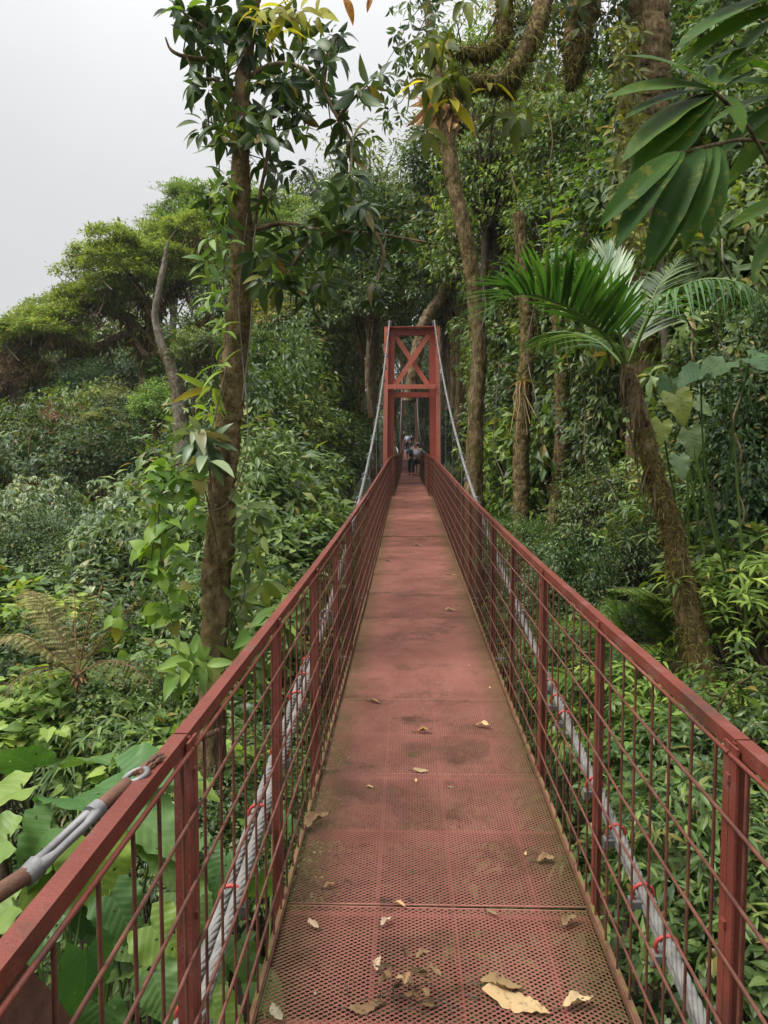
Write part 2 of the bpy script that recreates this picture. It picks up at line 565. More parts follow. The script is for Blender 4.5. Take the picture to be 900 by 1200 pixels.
pan_w = grating(1.20, S - .008).mesh('deck_panel', [M['deck'], M['red']])
pan_n = grating(1.03, S - .008).mesh('deck_panel', [M['deck'], M['red']])
for i in range(NB - 1):
    a, b = posts_y[i], posts_y[i + 1]
    za, zb = float(dz(a)), float(dz(b))
    ym = (a + b) / 2
    o = bpy.data.objects.new('deck_panel', pan_w if ym < 23.4 else pan_n)
    COL.objects.link(o)
    o.parent = bridge
    o.location = (0, ym, (za + zb) / 2 + rg.uniform(-.003, .003))
    o.rotation_euler = (math.atan2(zb - za, S) + rg.normal() * .004, rg.normal() * .003, 0)

for s in (-1, 1):
    # handrail: an angle profile in 2.5 m lengths with a small gap at each double post
    hr = MB()
    for i in range(0, NB - 2, 2):
        for k in (0, 1):
            a, b = posts_y[i + k], posts_y[i + k + 1]
            a2 = a + (.004 if k == 0 else 0)
            b2 = b - (.004 if k == 1 else 0)
            pa = np.array([s * (halfw(a) + .02), a2, dz(a) + HR])
            pb = np.array([s * (halfw(b) + .02), b2, dz(b) + HR])
            bar(hr, pa, pb, .034, .006)
            off = np.array([s * -.014, 0, -.0175])
            bar(hr, pa + off, pb + off, .006, .028)
            # rod welded along under the angle
            tube(hr, [pa + (s * -.031, 0, -.030), pb + (s * -.031, 0, -.030)], .0055, 6)
    rail = hr.build('handrail', M['red'], bridge)
    for i in range(NB):
        y = posts_y[i]
        h = halfw(y)
        z0, z1 = float(dz(y)) - .10, float(dz(y)) + HR - .004
        m = MB()
        if i % 2 == 0:
            # two angle irons back to back
            for d in (-1, 1):
                box(m, (s * (h + .016), y + d * .0045, (z0 + z1) / 2), (.038, .006, z1 - z0))
                box(m, (s * (h - .0065), y + d * .0185, (z0 + z1) / 2), (.006, .034, z1 - z0 - .006))
            for zz in np.linspace(z0 + .15, z1 - .08, 4):
                box(m, (s * (h - .013), y, zz), (.008, .02, .016))
        else:
            box(m, (s * (h - .003), y, (z0 + z1) / 2), (.007, .034, z1 - z0))
            box(m, (s * (h + .016), y + .0155, (z0 + z1) / 2), (.030, .006, z1 - z0 - .004))
        m.build('post', M['red'], rail)
        if i == NB - 1:
            continue
        # welded wire panel of this bay
        m = MB()
        y2 = posts_y[i + 1]
        near = y < 30
        sd = 6 if near else 4
        xw = lambda yy: s * (halfw(yy) - .011)
        nv = 8
        for q in range(nv):
            yy = y + (q + .5) * S / nv + rg.uniform(-.006, .006)
            tube(m, [(xw(yy), yy, dz(yy) - .02), (xw(yy) + s * rg.uniform(-.003, .003), yy + rg.uniform(-.008, .008), dz(yy) + HR - .030)], .0042, sd)
        for q in range(7):
            f = .02 + q * .163
            yy = np.linspace(y, y2, 4)
            zz = dz(yy) + f
            sag = np.array([0, 1, 1, 0]) * rg.uniform(-.008, .004)
            tube(m, np.stack([[xw(v) - s * .0088 for v in yy], yy, zz + sag], 1), .0050, sd)
        m.build('wire_panel', M['wire'], rail)
    # mossy angle iron along the deck edge
    m = MB()
    for i in range(NB - 1):
        a, b = posts_y[i], posts_y[i + 1]
        xa = s * (halfw(a) - .010); xb = s * (halfw(b) - .010)
        bar(m, (xa, a, dz(a) + .006), (xb, b - .003, dz(b) + .006), .016, .045)
    m.build('edge_beam', M['edge'], bridge)

# gusset plate closing the near end of the left railing
m = MB()
xg = -.650
poly = [(.97, .645), (1.09, .80), (1.20, .96), (1.27, 1.75), (.30, 1.75), (.30, .645)]
V = [(xg, a, EYE - b) for a, b in poly] + [(xg - .012, a, EYE - b) for a, b in poly]
n = len(poly)
m.add(V, [list(range(n))[::-1]])
m.add(V, [list(range(n, 2 * n))])
m.add(V, [(i, (i + 1) % n, n + (i + 1) % n, n + i) for i in range(n)])
m.build('gusset_plate', M['rust_and_shade'], bridge)

# ---- towers
def tower(y, wide=1.0, mat_a='red_lit', mat_b='red_mid'):
    zb = float(dz(y)) - 7
    zt = EYE + 4.19 if y < 40 else float(dz(y)) + 8.0
    zd = float(dz(y))
    xo = lambda z: .80 + .0105 * (zt - z)      # outer flange centre, legs lean out slightly downwards
    t = MB()
    box(t, (0, y + .20, zt - .12), (1.56, .14, .20))
    box(t, (0, y + .04, zt + .005), (1.74, .22, .030))
    tw = t.build('tower', M[mat_b], bridge)
    for s in (-1, 1):
        l = MB()
        # front flange (painted lighter as if lit) and the web and inner channel set back from it
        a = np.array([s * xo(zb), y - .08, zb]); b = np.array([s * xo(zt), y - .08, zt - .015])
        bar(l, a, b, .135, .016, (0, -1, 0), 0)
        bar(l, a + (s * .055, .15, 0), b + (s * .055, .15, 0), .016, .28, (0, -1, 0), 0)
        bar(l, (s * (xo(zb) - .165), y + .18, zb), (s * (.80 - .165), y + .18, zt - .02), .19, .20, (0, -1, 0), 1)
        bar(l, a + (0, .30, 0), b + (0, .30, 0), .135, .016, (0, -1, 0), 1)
        l.build('leg', [M[mat_a], M[mat_b]], tw)
        sd = MB()
        for q in (-.05, .05):
            box(sd, (s * .70 + q, y + .04, zt + .11), (.014, .16, .20))
        tube(sd, [(s * .70 - .075, y + .04, zt + .17), (s * .70 + .075, y + .04, zt + .17)], .02, 8)
        sd.build('saddle', M['galv'], tw)
    if y > 40:
        return
    zm = zt - 1.86
    c = MB()
    box(c, (0, y - .10, zm), (2 * xo(zm) - .14, .10, .14))
    c.build('crossbeam', M[mat_a], tw)
    c = MB()
    box(c, (0, y + .18, zm - .235), (1.10, .16, .16))
    c.build('crossbeam', M[mat_b], tw)
    for k, (yy, sg) in enumerate(((.10, 1), (.22, -1))):
        d = MB()
        bar(d, (-sg * .53, y + yy, zm + .06), (sg * .53, y + yy, zt - .23), .15, .05, (0, -1, 0))
        d.build('diagonal_brace', M[mat_a], tw)


tower(YT)
tower(YT2, mat_a='rust_and_shade', mat_b='rust_and_shade')  # canopy shade on the far tower is put into its dark colour

# ---- main cables (twisted wire rope), clamps and hangers
CY = np.array([-3, 0, 2.18, 3.18, 4.82, 6.65, 8.2, 10.25, 14.8, 18.9, YT])
CZ = np.array([-2.05, -1.76, -1.55, -1.42, -1.2, -.92, -.65, -.25, .84, 2.26, 4.40]) + EYE
_pp = np.polyfit(CY, CZ, 4)


def cab(y):
    if y <= YT:
        return float(np.polyval(_pp, y) + (CZ[-1] - np.polyval(_pp, YT)) * max(0, (y - 15) / (YT - 15)))
    zA, zB = CZ[-1], float(dz(YT2)) + 8.2
    t = (y - YT) / (YT2 - YT)
    return zA + (zB - zA) * t - 4 * 5.4 * t * (1 - t)


def rope(m, path, r, strands=6, lay=.26):
    """helically laid strands round a core"""
    p = np.asarray(path)
    d = np.concatenate([[0], np.cumsum(np.linalg.norm(np.diff(p, axis=0), axis=1))])
    n = max(8, int(d[-1] / .03))
    s = np.linspace(0, d[-1], n)
    q = np.stack([np.interp(s, d, p[:, k]) for k in range(3)], 1)
    t = np.gradient(q, axis=0); t /= np.linalg.norm(t, axis=1)[:, None]
    u = np.cross(t, (1, 0, 0.)); u /= np.linalg.norm(u, axis=1)[:, None]
    w = np.cross(t, u)
    for k in range(strands):
        a = 2 * PI * (s / lay + k / strands)
        tube(m, q + r * .60 * (np.cos(a)[:, None] * u + np.sin(a)[:, None] * w), r * .40, 6)


def u_clamp(m, c, tdir, r, mi_bolt=0, mi_sad=1, side=1):
    """U-bolt with saddle and two nuts around a rope"""
    t = np.asarray(tdir) / np.linalg.norm(tdir)
    x = np.array([1., 0, 0])
    u = np.cross(t, x); u /= np.linalg.norm(u)
    if u[2] < 0: u = -u
    a = np.linspace(-.2 * PI, 1.2 * PI, 11)
    arc = [c + r * 1.25 * (math.cos(v) * x + math.sin(v) * u) for v in a]
    tube(m, arc, r * .22, 6, mi_bolt)
    box(m, c - u * r * 1.25, (r * 3.2, r * 1.3, r * .9), mi_sad, np.stack([x, t, u], 1))
    for sx in (-1, 1):
        tube(m, [c + sx * x * r * 1.25 - u * r * 1.1, c + sx * x * r * 1.25 - u * r * 2.6], r * .24, 6, mi_bolt)
        tube(m, [c + sx * x * r * 1.25 - u * r * 1.75, c + sx * x * r * 1.25 - u * r * 2.25], r * .45, 6, mi_sad)


for s in (-1, 1):
    m = MB()
    yy = np.linspace(-2.5, 12, 60)
    rope(m, np.stack([np.full(60, s * .70), yy, [cab(v) for v in yy]], 1), .022)
    y2 = np.linspace(11.95, YT, 40)
    tube(m, np.stack([np.full(40, s * .70), y2, [cab(v) for v in y2]], 1), .021, 8)
    y3 = np.linspace(YT, YT2, 60)
    tube(m, np.stack([np.full(60, s * .70), y3, [cab(v) for v in y3]], 1), .03, 6)
    cable = m.build('main_cable', M['rope'], bridge)
    # dead end of the rope lying beside it, held by clamps
    m = MB()
    ye = 4.75 if s < 0 else 3.55
    yq = np.linspace(-1.5, ye, 40)
    rope(m, np.stack([np.full(40, s * (.70 + (.052 if s < 0 else .012))), yq, [cab(v) - (.035 if s < 0 else .054) for v in yq]], 1), .021)
    m.build('rope_tail', M['rope'], cable)
    for yc in ((2.05, 2.55, 3.05, 3.55, 4.15, 4.40, 4.65) if s < 0 else (2.35, 2.6, 2.95, 3.3, 3.95, 4.15, 4.35)):
        m = MB()
        c = np.array([s * (.70 + (.026 if s < 0 else 0)), yc, cab(yc) - (.018 if s < 0 else .015)])
        u_clamp(m, c, (0, 1, cab(yc + .1) - cab(yc) and (cab(yc + .1) - cab(yc)) / .1), .029 if s > 0 else .034)
        m.build('clamp', [M['clamp_red'], M['galv']], cable)
    i = 0
    for y in posts_y:
        if 5 < y < YT2 - 1 and (y < YT or i % 2 == 0) and abs(y - YT) > .8:
            i += 1
            zc, zd = cab(y), float(dz(y)) - .05
            if zc - zd < .25:
                continue
            if y < YT:
                m = MB()
                c = np.array([s * .70, y, zc])
                u_clamp(m, c, (0, 1, (cab(y + .1) - zc) / .1), .034, 1, 1)
                m.build('clamp', [M['clamp_red'], M['galv']], cable)
            if i % 2:
                continue
            m = MB()
            tube(m, [(s * .70, y, zd), (s * .70, y, zc - .04)], .0045, 6)
            box(m, (s * .67, y, zd), (.16, .05, .012))
            m.build('hanger', M['galv'], bridge)

# ---- turnbuckle stay outside the left railing
A, B = P(-40, 1072, 1.18), P(36, 1022, 1.30)
C_, D_ = P(112, 950, 1.45), P(150, 918, 1.53)
E_ = P(232, 838, 1.85)
m = MB()
tube(m, [A + (A - B) * 1.5, A, B], .0155, 10, 0)
tube(m, [C_, D_], .0145, 10, 0)
stay = m.build('stay_rod', M['rust_and_shade'], bridge)
m = MB()
ax = (C_ - B) / np.linalg.norm(C_ - B)
sd = np.cross(ax, (0, 0, 1)); sd /= np.linalg.norm(sd)
upv = np.cross(sd, ax)
pl = np.cross(ax, (0.55, 1, -.75)); pl /= np.linalg.norm(pl)
for q in (-1, 1):
    tube(m, [B - ax * .005, B + ax * .02 + pl * q * .010, B + ax * .045 + pl * q * .0145, C_ - ax * .04 + pl * q * .0145, C_ - ax * .012 + pl * q * .010, C_ + ax * .004],
         [.015, .012, .0078, .0078, .011, .013], 10)
tube(m, [B - ax * .014, B + ax * .016], [.0175, .0195], 12)
tube(m, [C_ - ax * .012, C_ + ax * .012], [.0185, .017], 12)
m.build('turnbuckle', M['galv'], stay)
m = MB()
th = np.linspace(0, 2 * PI, 17)
tube(m, [D_ + ax * .026 + .024 * (math.cos(a) * ax + math.sin(a) * pl) for a in th], .006, 8, 0, False)
m.build('eye', M['galv'], stay)
m = MB()
for k in range(3):
    off = sd * (k - 1) * .008 + upv * (.004 if k == 1 else 0)
    rope(m, spline([D_ + ax * .03 + off, D_ + ax * .09 + off - upv * .004, (D_ + E_) / 2 + off - upv * .02, E_ + (0, .25, -.12)], 20), .007, 4, .06)
m.build('lashing', M['rust_and_shade'], stay)

# ------------------------------------------------------------------ walkers
SK = solid('skin', [(.3, (.36, .20, .14)), (.7, (.45, .27, .19))], 8, .6)


def cloth(n, c):
    return solid(n, [(.3, tuple(v * .8 for v in c)), (.7, c)], 9, .85)


def skinned(name, joints, edges, mat, parent, sub=2):
    me = bpy.data.meshes.new(name)
    me.from_pydata([j[0] for j in joints], edges, [])
    o = bpy.data.objects.new(name, me)
    COL.objects.link(o)
    o.parent = parent
    me.materials.append(mat)
    sk = o.modifiers.new('skin', 'SKIN')
    for v, j in zip(me.skin_vertices[0].data, joints):
        r = j[1]
        v.radius = (r, r) if np.isscalar(r) else r
    me.skin_vertices[0].data[0].use_root = True
    sk.use_smooth_shade = True
    s = o.modifiers.new('sub', 'SUBSURF')
    s.levels = sub; s.render_levels = sub
    return o


def person(loc, rz, label, top, bottom, shoe, hat=None, pack=None, lean=0., reach=0., bare=True, stride=.06, hair=(.04, .025, .015)):
    p = empty('person', loc, rz, label, 'person', 'walkers on the bridge')
    # local frame: faces +Y
    L = lean
    hip = (0, 0, .92); bel = (0, .02 + L * .3, 1.08); ch = (0, .03 + L * .8, 1.32); nk = (0, .04 + L, 1.47); hd = (0, .07 + L * 1.15, 1.56); tp = (0, .07 + L * 1.2, 1.68)
    shl = (-.19, .02 + L * .9, 1.40); shr = (.19, .02 + L * .9, 1.40)
    ell = (-.25, .03 + L, 1.14); wrl = (-.22, .16 + L, .95); hal = (-.21, .20 + L, .88)
    if reach:
        elr = (.36, .16 + L, 1.20); wrr = (.50, .30 + L, 1.14); har = (.56, .35 + L, 1.12)
    else:
        elr = (.25, .03 + L, 1.14); wrr = (.22, .16 + L, .95); har = (.21, .20 + L, .88)
    hl = (-.10, 0, .88); hr_ = (.10, 0, .88)
    kl = (-.11, stride + .03, .49); kr = (.11, -stride + .05, .49)
    al = (-.11, stride - .02, .08); ar = (.11, -stride - .02, .08)
    tl = (-.125, stride + .13, .035); tr = (.125, -stride + .13, .035)
    J = [(hip, .13), (bel, (.125, .11)), (ch, (.15, .115)), (nk, .055), (hd, (.075, .09)), (tp, (.07, .08)),
         (shl, .055), (ell, .042), (wrl, .03), (hal, .033), (shr, .055), (elr, .042), (wrr, .03), (har, .033),
         (hl, .085), (kl, .055), (al, .038), (tl, .035), (hr_, .085), (kr, .055), (ar, .038), (tr, .035)]
    E = [(0, 1), (1, 2), (2, 3), (3, 4), (4, 5), (2, 6), (6, 7), (7, 8), (8, 9), (2, 10), (10, 11), (11, 12), (12, 13),
         (0, 14), (14, 15), (15, 16), (16, 17), (0, 18), (18, 19), (19, 20), (20, 21)]
    skinned('body', J, E, SK, p)
    skinned('shirt', [(hip, .15), (bel, (.145, .13)), (ch, (.168, .135)), ((0, .035 + L * .9, 1.42), .08),
                      (shl, .072), (ell, .056), (shr, .072), (elr, .056)],
            [(0, 1), (1, 2), (2, 3), (2, 4), (4, 5), (2, 6), (6, 7)], cloth('shirt_cloth', top), p)
    kz = .40 if not bare else .55
    lerp = lambda a, b, z: tuple(np.array(a) + (np.array(b) - np.array(a)) * z)
    e1, e2 = (lerp(kl, al, .85), lerp(kr, ar, .85)) if not bare else (lerp(hl, kl, .8), lerp(hr_, kr, .8))
    skinned('trousers' if not bare else 'shorts', [((0, 0, .97), .145), (hip, .15), (hl, .105), (e1, .075), (hr_, .105), (e2, .075)],
            [(0, 1), (1, 2), (2, 3), (1, 4), (4, 5)], cloth('trouser_cloth', bottom), p)
    for a, t in ((al, tl), (ar, tr)):
        skinned('shoe', [((a[0], a[1] - .04, .045), .045), ((t[0], t[1] - .03, .04), .045), ((t[0], t[1] + .03, .035), .036)], [(0, 1), (1, 2)], cloth('shoe_leather', shoe), p)
    if hat:
        skinned('cap', [((0, .05 + L * 1.2, 1.66), (.10, .115)), ((0, .06 + L * 1.2, 1.73), (.08, .095)), ((0, .20 + L * 1.2, 1.65), (.07, .02))], [(0, 1), (0, 2)], cloth('cap_cloth', hat), p)
    skinned('hair', [((0, .02 + L * 1.15, 1.56), (.07, .075)), ((0, .03 + L * 1.2, 1.66), (.085, .1)), ((0, .05 + L * 1.2, 1.705), (.07, .08))], [(0, 1), (1, 2)], cloth('hair_strands', hair), p)
    if pack:
        b = skinned('backpack', [((0, -.17 + L * .3, 1.02), (.14, .09)), ((0, -.17 + L * .6, 1.22), (.155, .105)), ((0, -.14 + L * .85, 1.40), (.12, .07))], [(0, 1), (1, 2)], cloth('pack_cloth', pack), p)
        for sx in (-1, 1):
            skinned('strap', [((sx * .10, -.12 + L * .85, 1.42), .022), ((sx * .12, .06 + L * .9, 1.47), .022), ((sx * .13, .16 + L * .7, 1.30), .022), ((sx * .13, .06 + L * .3, 1.08), .022)], [(0, 1), (1, 2), (2, 3)], cloth('strap_cloth', tuple(v * .6 for v in pack)), b)
    return p


def on_deck(x, y):
    return (x, y, float(dz(y)) + .004)


person(on_deck(.06, 41.5), R(-8), 'walker in a blue top with a dark backpack standing just beyond the red tower', (.03, .16, .26), (.02, .022, .03), (.015, .015, .018), None, (.015, .02, .035), .10, 0, False, .10)
person(on_deck(.37, 41.0), R(-20), 'walker in a white cap with light grey backpack leaning on the right railing', (.55, .48, .45), (.02, .02, .025), (.03, .028, .025), (.72, .72, .74), (.50, .52, .58), .06, 1, True, .08)
person(on_deck(-.18, 76.0), R(4), 'walker in a pale blue grey top farther off in the shade of the far tower', (.42, .50, .62), (.02, .022, .03), (.02, .02, .02), None, (.35, .42, .52), .03, 0, False, .10)
person(on_deck(.22, 77.5), R(-5), 'walker in dark clothes farther off beside the one in pale blue grey', (.03, .03, .035), (.10, .08, .06), (.02, .02, .02), None, (.02, .02, .025), .02, 0, False, .08)

# ------------------------------------------------------------------ leaves and crowns
def nrm(v):
    return v / (np.linalg.norm(v, axis=-1, keepdims=True) + 1e-9)


def leaf_t(kind='ell', rows=4, w=.38, fold=.25, droop=.35):
    """leaf template: grows along +Y from the origin, unit length, folded along the midrib; triangles"""
    if kind == 'heart':
        cy_ = np.array([0, .12, .4, .72, 1.0])
        ex = np.array([.20, .45, .40, .19, 0]) * (w / .42)
        ey = np.array([-.20, .02, .40, .74, 1.0])
    elif kind == 'diamond':
        cy_ = np.array([0, .45, 1.0]); ex = np.array([0, w / 2, 0]); ey = cy_.copy()
    else:
        cy_ = np.linspace(0, 1, rows + 1)
        ex = w / 2 * np.sin(PI * np.clip(cy_, 0, 1) ** (.85 if kind == 'ell' else .65)) ** .85
        ex[0] = .02; ex[-1] = 0
        ey = cy_.copy()
    n = len(cy_)
    V = []
    for k in range(n):
        for x, y in ((0, cy_[k]), (ex[k], ey[k]), (-ex[k], ey[k])):
            V.append((x, y, fold * abs(x) - droop * y * abs(y)))
    F = []
    for k in range(n - 1):
        a, b = 3 * k, 3 * k + 3
        last = k == n - 2
        F.append((a, a + 1, b + (0 if last else 1)))
        if not last: F.append((a, b + 1, b))
        F.append((a, b + (0 if last else 2), a + 2))
        if not last: F.append((a, b, b + 2))
    V = np.array(V, float)
    V, inv = np.unique(V.round(6), axis=0, return_inverse=True)
    F = inv.ravel()[np.array(F)]
    F = np.array([f for f in F if len(set(f)) == 3])
    return V, F


T_FAR = leaf_t('diamond', w=.5, fold=.3, droop=.25)
T_ELL = leaf_t('ell', 3, .38, .3, .35)
T_ELL2 = leaf_t('ell', 5, .36, .35, .45)
T_LANCE = leaf_t('lance', 3, .24, .3, .4)
T_HEART = leaf_t('heart', w=.42, fold=.22, droop=.35)
T_STRAP = leaf_t('lance', 6, .10, .6, .55)
T_PINNA = leaf_t('lance', 2, .16, .2, .2)


def place(m, tpl, pos, d, up, size, mi=0, sm=False, width=None, rng=None, roll=0.):
    """many leaves at once: pos,d,up (k,3); size (k,)"""
    V, F = tpl
    k = len(pos)
    if k == 0: return
    y = nrm(d)
    z = up - y * np.sum(up * y, 1)[:, None]
    z = nrm(z + 1e-6)
    x = np.cross(y, z)
    if roll and rng is not None:
        a = rng.normal(0, roll, k)[:, None]
        x, z = x * np.cos(a) + z * np.sin(a), z * np.cos(a) - x * np.sin(a)
    size = np.broadcast_to(size, (k,))
    wx = np.ones(k) if width is None else np.broadcast_to(width, (k,))
    B = np.stack([x * wx[:, None], y, z], 1) * size[:, None, None]        # (k,3axis,3)
    out = np.einsum('nj,kjc->knc', V, B) + pos[:, None, :]
    f = (F[None] + (np.arange(k) * len(V))[:, None, None]).reshape(-1, F.shape[1])
    m.add(out.reshape(-1, 3), f, mi, sm)


def keep_clear(p, pad=.15):
    """True where a point is outside the walkway's clear space"""
    h = .66 + pad
    y = p[:, 1]
    z = p[:, 2]
    d = dz(y)
    return ~((np.abs(p[:, 0]) < h) & (y > -4) & (y < 95) & (z > d - .35) & (z < d + 2.9))


UPV = np.array([0, 0, 1.])


def rand_dirs(rng, n):
    return nrm(rng.normal(size=(n, 3)))


def clusters(rng, n, rx, ry, rz, low=-.35, shell=(.55, 1.0), lumps=.35):
    d = rand_dirs(rng, n * 4)
    d = d[d[:, 2] > low][:n]
    L = rand_dirs(rng, 7)
    bump = 1 + lumps * (np.max(d @ L.T, 1) - .75) * 1.6
    r = rng.uniform(shell[0] ** 2, shell[1] ** 2, len(d)) ** .5 * bump
    return d * r[:, None] * np.array([rx, ry, rz]), d


def foliage(m, rng, c, d, nl, cr, leaf, tpl, flat=.5, droop=.3, outw=.5, upw=1.0, mi=0, sm=False, jit=.5, world=False, lsd=.25):
    """leaf clouds round cluster centres c: nl leaves each within radius cr"""
    k = len(c)
    o = rng.normal(size=(k, nl, 3)) * np.array([1, 1, flat]) * .55
    pos = c[:, None, :] + o * np.broadcast_to(cr, (k,))[:, None, None]
    dr = nrm(o) + outw * d[:, None, :] + rng.normal(size=(k, nl, 3)) * jit - droop * UPV
    up = upw * UPV + .5 * d[:, None, :] + rng.normal(size=(k, nl, 3)) * .35
    pos, dr, up = pos.reshape(-1, 3), dr.reshape(-1, 3), up.reshape(-1, 3)
    if world:
        q = keep_clear(pos)
        pos, dr, up = pos[q], dr[q], up[q]
    place(m, tpl, pos, dr, up, leaf * np.clip(rng.normal(1, lsd, len(pos)), .4, 1.7), mi, sm)


def whorls(m, rng, c, d, nl, leaf, tpl, droop=.35, mi=0, sm=True, spread=1.0, world=False):
    """rosettes of leaves at twig ends"""
    k = len(c)
    a = np.arange(nl) / nl * 2 * PI + rng.uniform(0, 6.3, (k, 1)) + rng.normal(0, .25, (k, nl))
    d = nrm(d)
    ref = np.where(np.abs(d[:, 2:3]) < .9, UPV, np.array([1., 0, 0]))
    u = nrm(np.cross(d, ref)); w = np.cross(d, u)
    side = np.cos(a)[..., None] * u[:, None, :] + np.sin(a)[..., None] * w[:, None, :]
    dr = side * spread + d[:, None, :] * rng.uniform(.1, .7, (k, nl, 1)) - droop * UPV
    pos = c[:, None, :] + d[:, None, :] * rng.uniform(-.35, .1, (k, nl, 1)) * leaf + side * .02
    up = d[:, None, :] + .6 * UPV + rng.normal(size=(k, nl, 3)) * .2
    pos, dr, up = pos.reshape(-1, 3), dr.reshape(-1, 3), up.reshape(-1, 3)
    if world:
        q = keep_clear(pos)
        pos, dr, up = pos[q], dr[q], up[q]
    place(m, tpl, pos, dr, up, leaf * np.clip(rng.normal(1, .2, len(pos)), .5, 1.5), mi, sm)


def limb_net(m, rng, base, fork, tips, r0, r1=.012, sides=5, mi=0, wig=.12):
    """trunk base->fork, then limbs fork->tips"""
    base, fork = np.asarray(base, float), np.asarray(fork, float)
    L = np.linalg.norm(fork - base)
    t = np.linspace(0, 1, 9)[:, None]
    p = base + (fork - base) * t + np.sin(t * 5 + rng.uniform(0, 6)) * rng.normal(size=3) * np.array([1, 1, 0]) * L * .02
    tube(m, p, np.linspace(r0 * 1.15, r0 * .75, 9), 9, mi, True, .1, rng)
    for tp in tips:
        s = p[rng.integers(5, 9)]
        mid = s + (tp - s) * .5 + rng.normal(size=3) * np.linalg.norm(tp - s) * wig + UPV * .06 * L
        tube(m, spline([s, mid, tp], 7), np.linspace(r0 * .38, r1, 7), sides, mi, False)


# ------------------------------------------------------------------ copied forest trees and shrubs
PROTO = {}


def make_tree(kind, seed):
    """unit tree: crown radius about 1, crown centre 2.2 above the base; returns crown mesh and trunk mesh"""
    rng = np.random.default_rng(seed)
    cr, tr = MB(), MB()
    H = 2.2
    C = np.array([0, 0, H])
    nw = 0
    if kind == 'dome':
        c, d = clusters(rng, 150, 1, 1, .85, -.6, (.45, 1.0))
        foliage(cr, rng, c + C, d, 44, rng.uniform(.14, .26, len(c)), .085, T_FAR, .55, .35, .5)
        mats = ('L_dark', 'bark'); tips = (c + C)[:26]
    elif kind == 'mixed':
        c, d = clusters(rng, 120, 1, 1, .95, -.6, (.4, 1.0), .5)
        foliage(cr, rng, c + C, d, 34, rng.uniform(.15, .28, len(c)), .11, T_FAR, .5, .45, .4)
        mats = ('L_mid', 'bark_moss'); tips = (c + C)[:26]
    elif kind == 'broad':
        c, d = clusters(rng, 75, 1, 1, .9, -.6, (.4, 1.0), .5)
        whorls(cr, rng, np.repeat(c + C, 7, 0) + rng.normal(size=(7 * len(c), 3)) * .14, np.repeat(d, 7, 0) + rng.normal(size=(7 * len(c), 3)) * .5 + .6 * UPV, 7, .105, T_ELL, .45, 0, False)
        mats = ('L_dark', 'bark_moss'); tips = (c + C)[:26]
    elif kind == 'pale':
        c, d = clusters(rng, 70, 1, 1, .85, -.3, (.35, 1.05), .45)
        whorls(cr, rng, np.repeat(c + C, 4, 0) + rng.normal(size=(4 * len(c), 3)) * np.array([.09, .09, .05]), np.repeat(d, 4, 0) + rng.normal(size=(4 * len(c), 3)) * .5 + .9 * UPV, 7, .125, T_ELL, .75, 0, False)
        mats = ('L_pale', 'twig'); tips = (c + C)[:26]
    elif kind == 'umbrella':
        # flat tiers of small bright rosettes over bare brown twigs
        tips = []
        for k in range(17):
            a = rng.uniform(0, 6.3); rr = rng.uniform(.1, 1.05); zz = .55 - .75 * rr ** 1.4 + rng.uniform(-.28, .22)
            cc = np.array([rr * math.cos(a), rr * math.sin(a), zz]) + C
            tips.append(cc - UPV * .05)
            n = 44
            q = rng.normal(size=(n, 3)) * np.array([.20, .20, .06]) + cc
            foliage(cr, rng, q, np.tile(UPV, (n, 1)), 22, .085, .055, T_FAR, .3, -.05, .3, 1.6)
            for _ in range(12):
                e = cc + rng.normal(size=3) * np.array([.22, .22, .03])
                s = cc - UPV * rng.uniform(.12, .3) + rng.normal(size=3) * .06
                tube(tr, [s, (s + e) / 2 + rng.normal(size=3) * .03, e], [.008, .006, .003], 3, 1, False)
        mats = ('L_umb', 'bark_grey'); tips = np.array(tips)
    elif kind == 'airy':
        c, d = clusters(rng, 100, 1, 1, 1.1, -.9, (.2, 1.05), .5)
        foliage(cr, rng, c + C, d, 22, rng.uniform(.12, .25, len(c)), .10, T_ELL, .6, .4, .3)
        mats = ('L_mid', 'twig'); tips = (c + C)[:60]
    elif kind == 'drape':
        # curtains of climbing leaves hanging round a trunk
        c = []; d = []
        for k in range(46):
            a = rng.uniform(0, 6.3); rr = rng.uniform(.25, .75)
            top = rng.uniform(.2, 1.3); ln = rng.uniform(.5, 1.6)
            for z in np.arange(top, top - ln, -.10):
                rr2 = rr * (1 + .15 * math.sin(z * 4 + k))
                c.append((rr2 * math.cos(a) + rng.normal() * .05, rr2 * math.sin(a) + rng.normal() * .05, z)); d.append((math.cos(a), math.sin(a), .2))
        c, d = np.array(c), np.array(d)
        foliage(cr, rng, c + C, d, 22, .12, .07, T_ELL, .9, .7, .8, .6)
        mats = ('L_black', 'bark_moss'); tips = (c + C)[:12]
    elif kind == 'heart':
        c, d = clusters(rng, 150, 1, 1, .75, -.25, (.4, 1.0), .6)
        foliage(cr, rng, c + C, d, 9, rng.uniform(.14, .24, len(c)), .115, T_HEART, .5, .35, .5, 1.5, jit=.3)
        mats = ('L_light', 'twig'); tips = (c + C)[:40]
    elif kind == 'lance':
        c, d = clusters(rng, 110, 1, 1, .85, -.3, (.35, 1.05), .5)
        whorls(cr, rng, np.repeat(c + C, 3, 0) + rng.normal(size=(3 * len(c), 3)) * .13, np.repeat(d, 3, 0) * .5 + rng.normal(size=(3 * len(c), 3)) * .4 + .8 * UPV, 7, .155, T_LANCE, .35, 0, False)
        mats = ('L_mid', 'twig'); tips = (c + C)[:40]
    elif kind == 'fine':
        c, d = clusters(rng, 230, 1, 1, .9, -.5, (.6, 1.0), .3)
        foliage(cr, rng, c + C, d, 40, rng.uniform(.10, .18, len(c)), .055, T_FAR, .5, .5, .4)
        mats = ('L_dark', 'twig'); tips = (c + C)[:30]
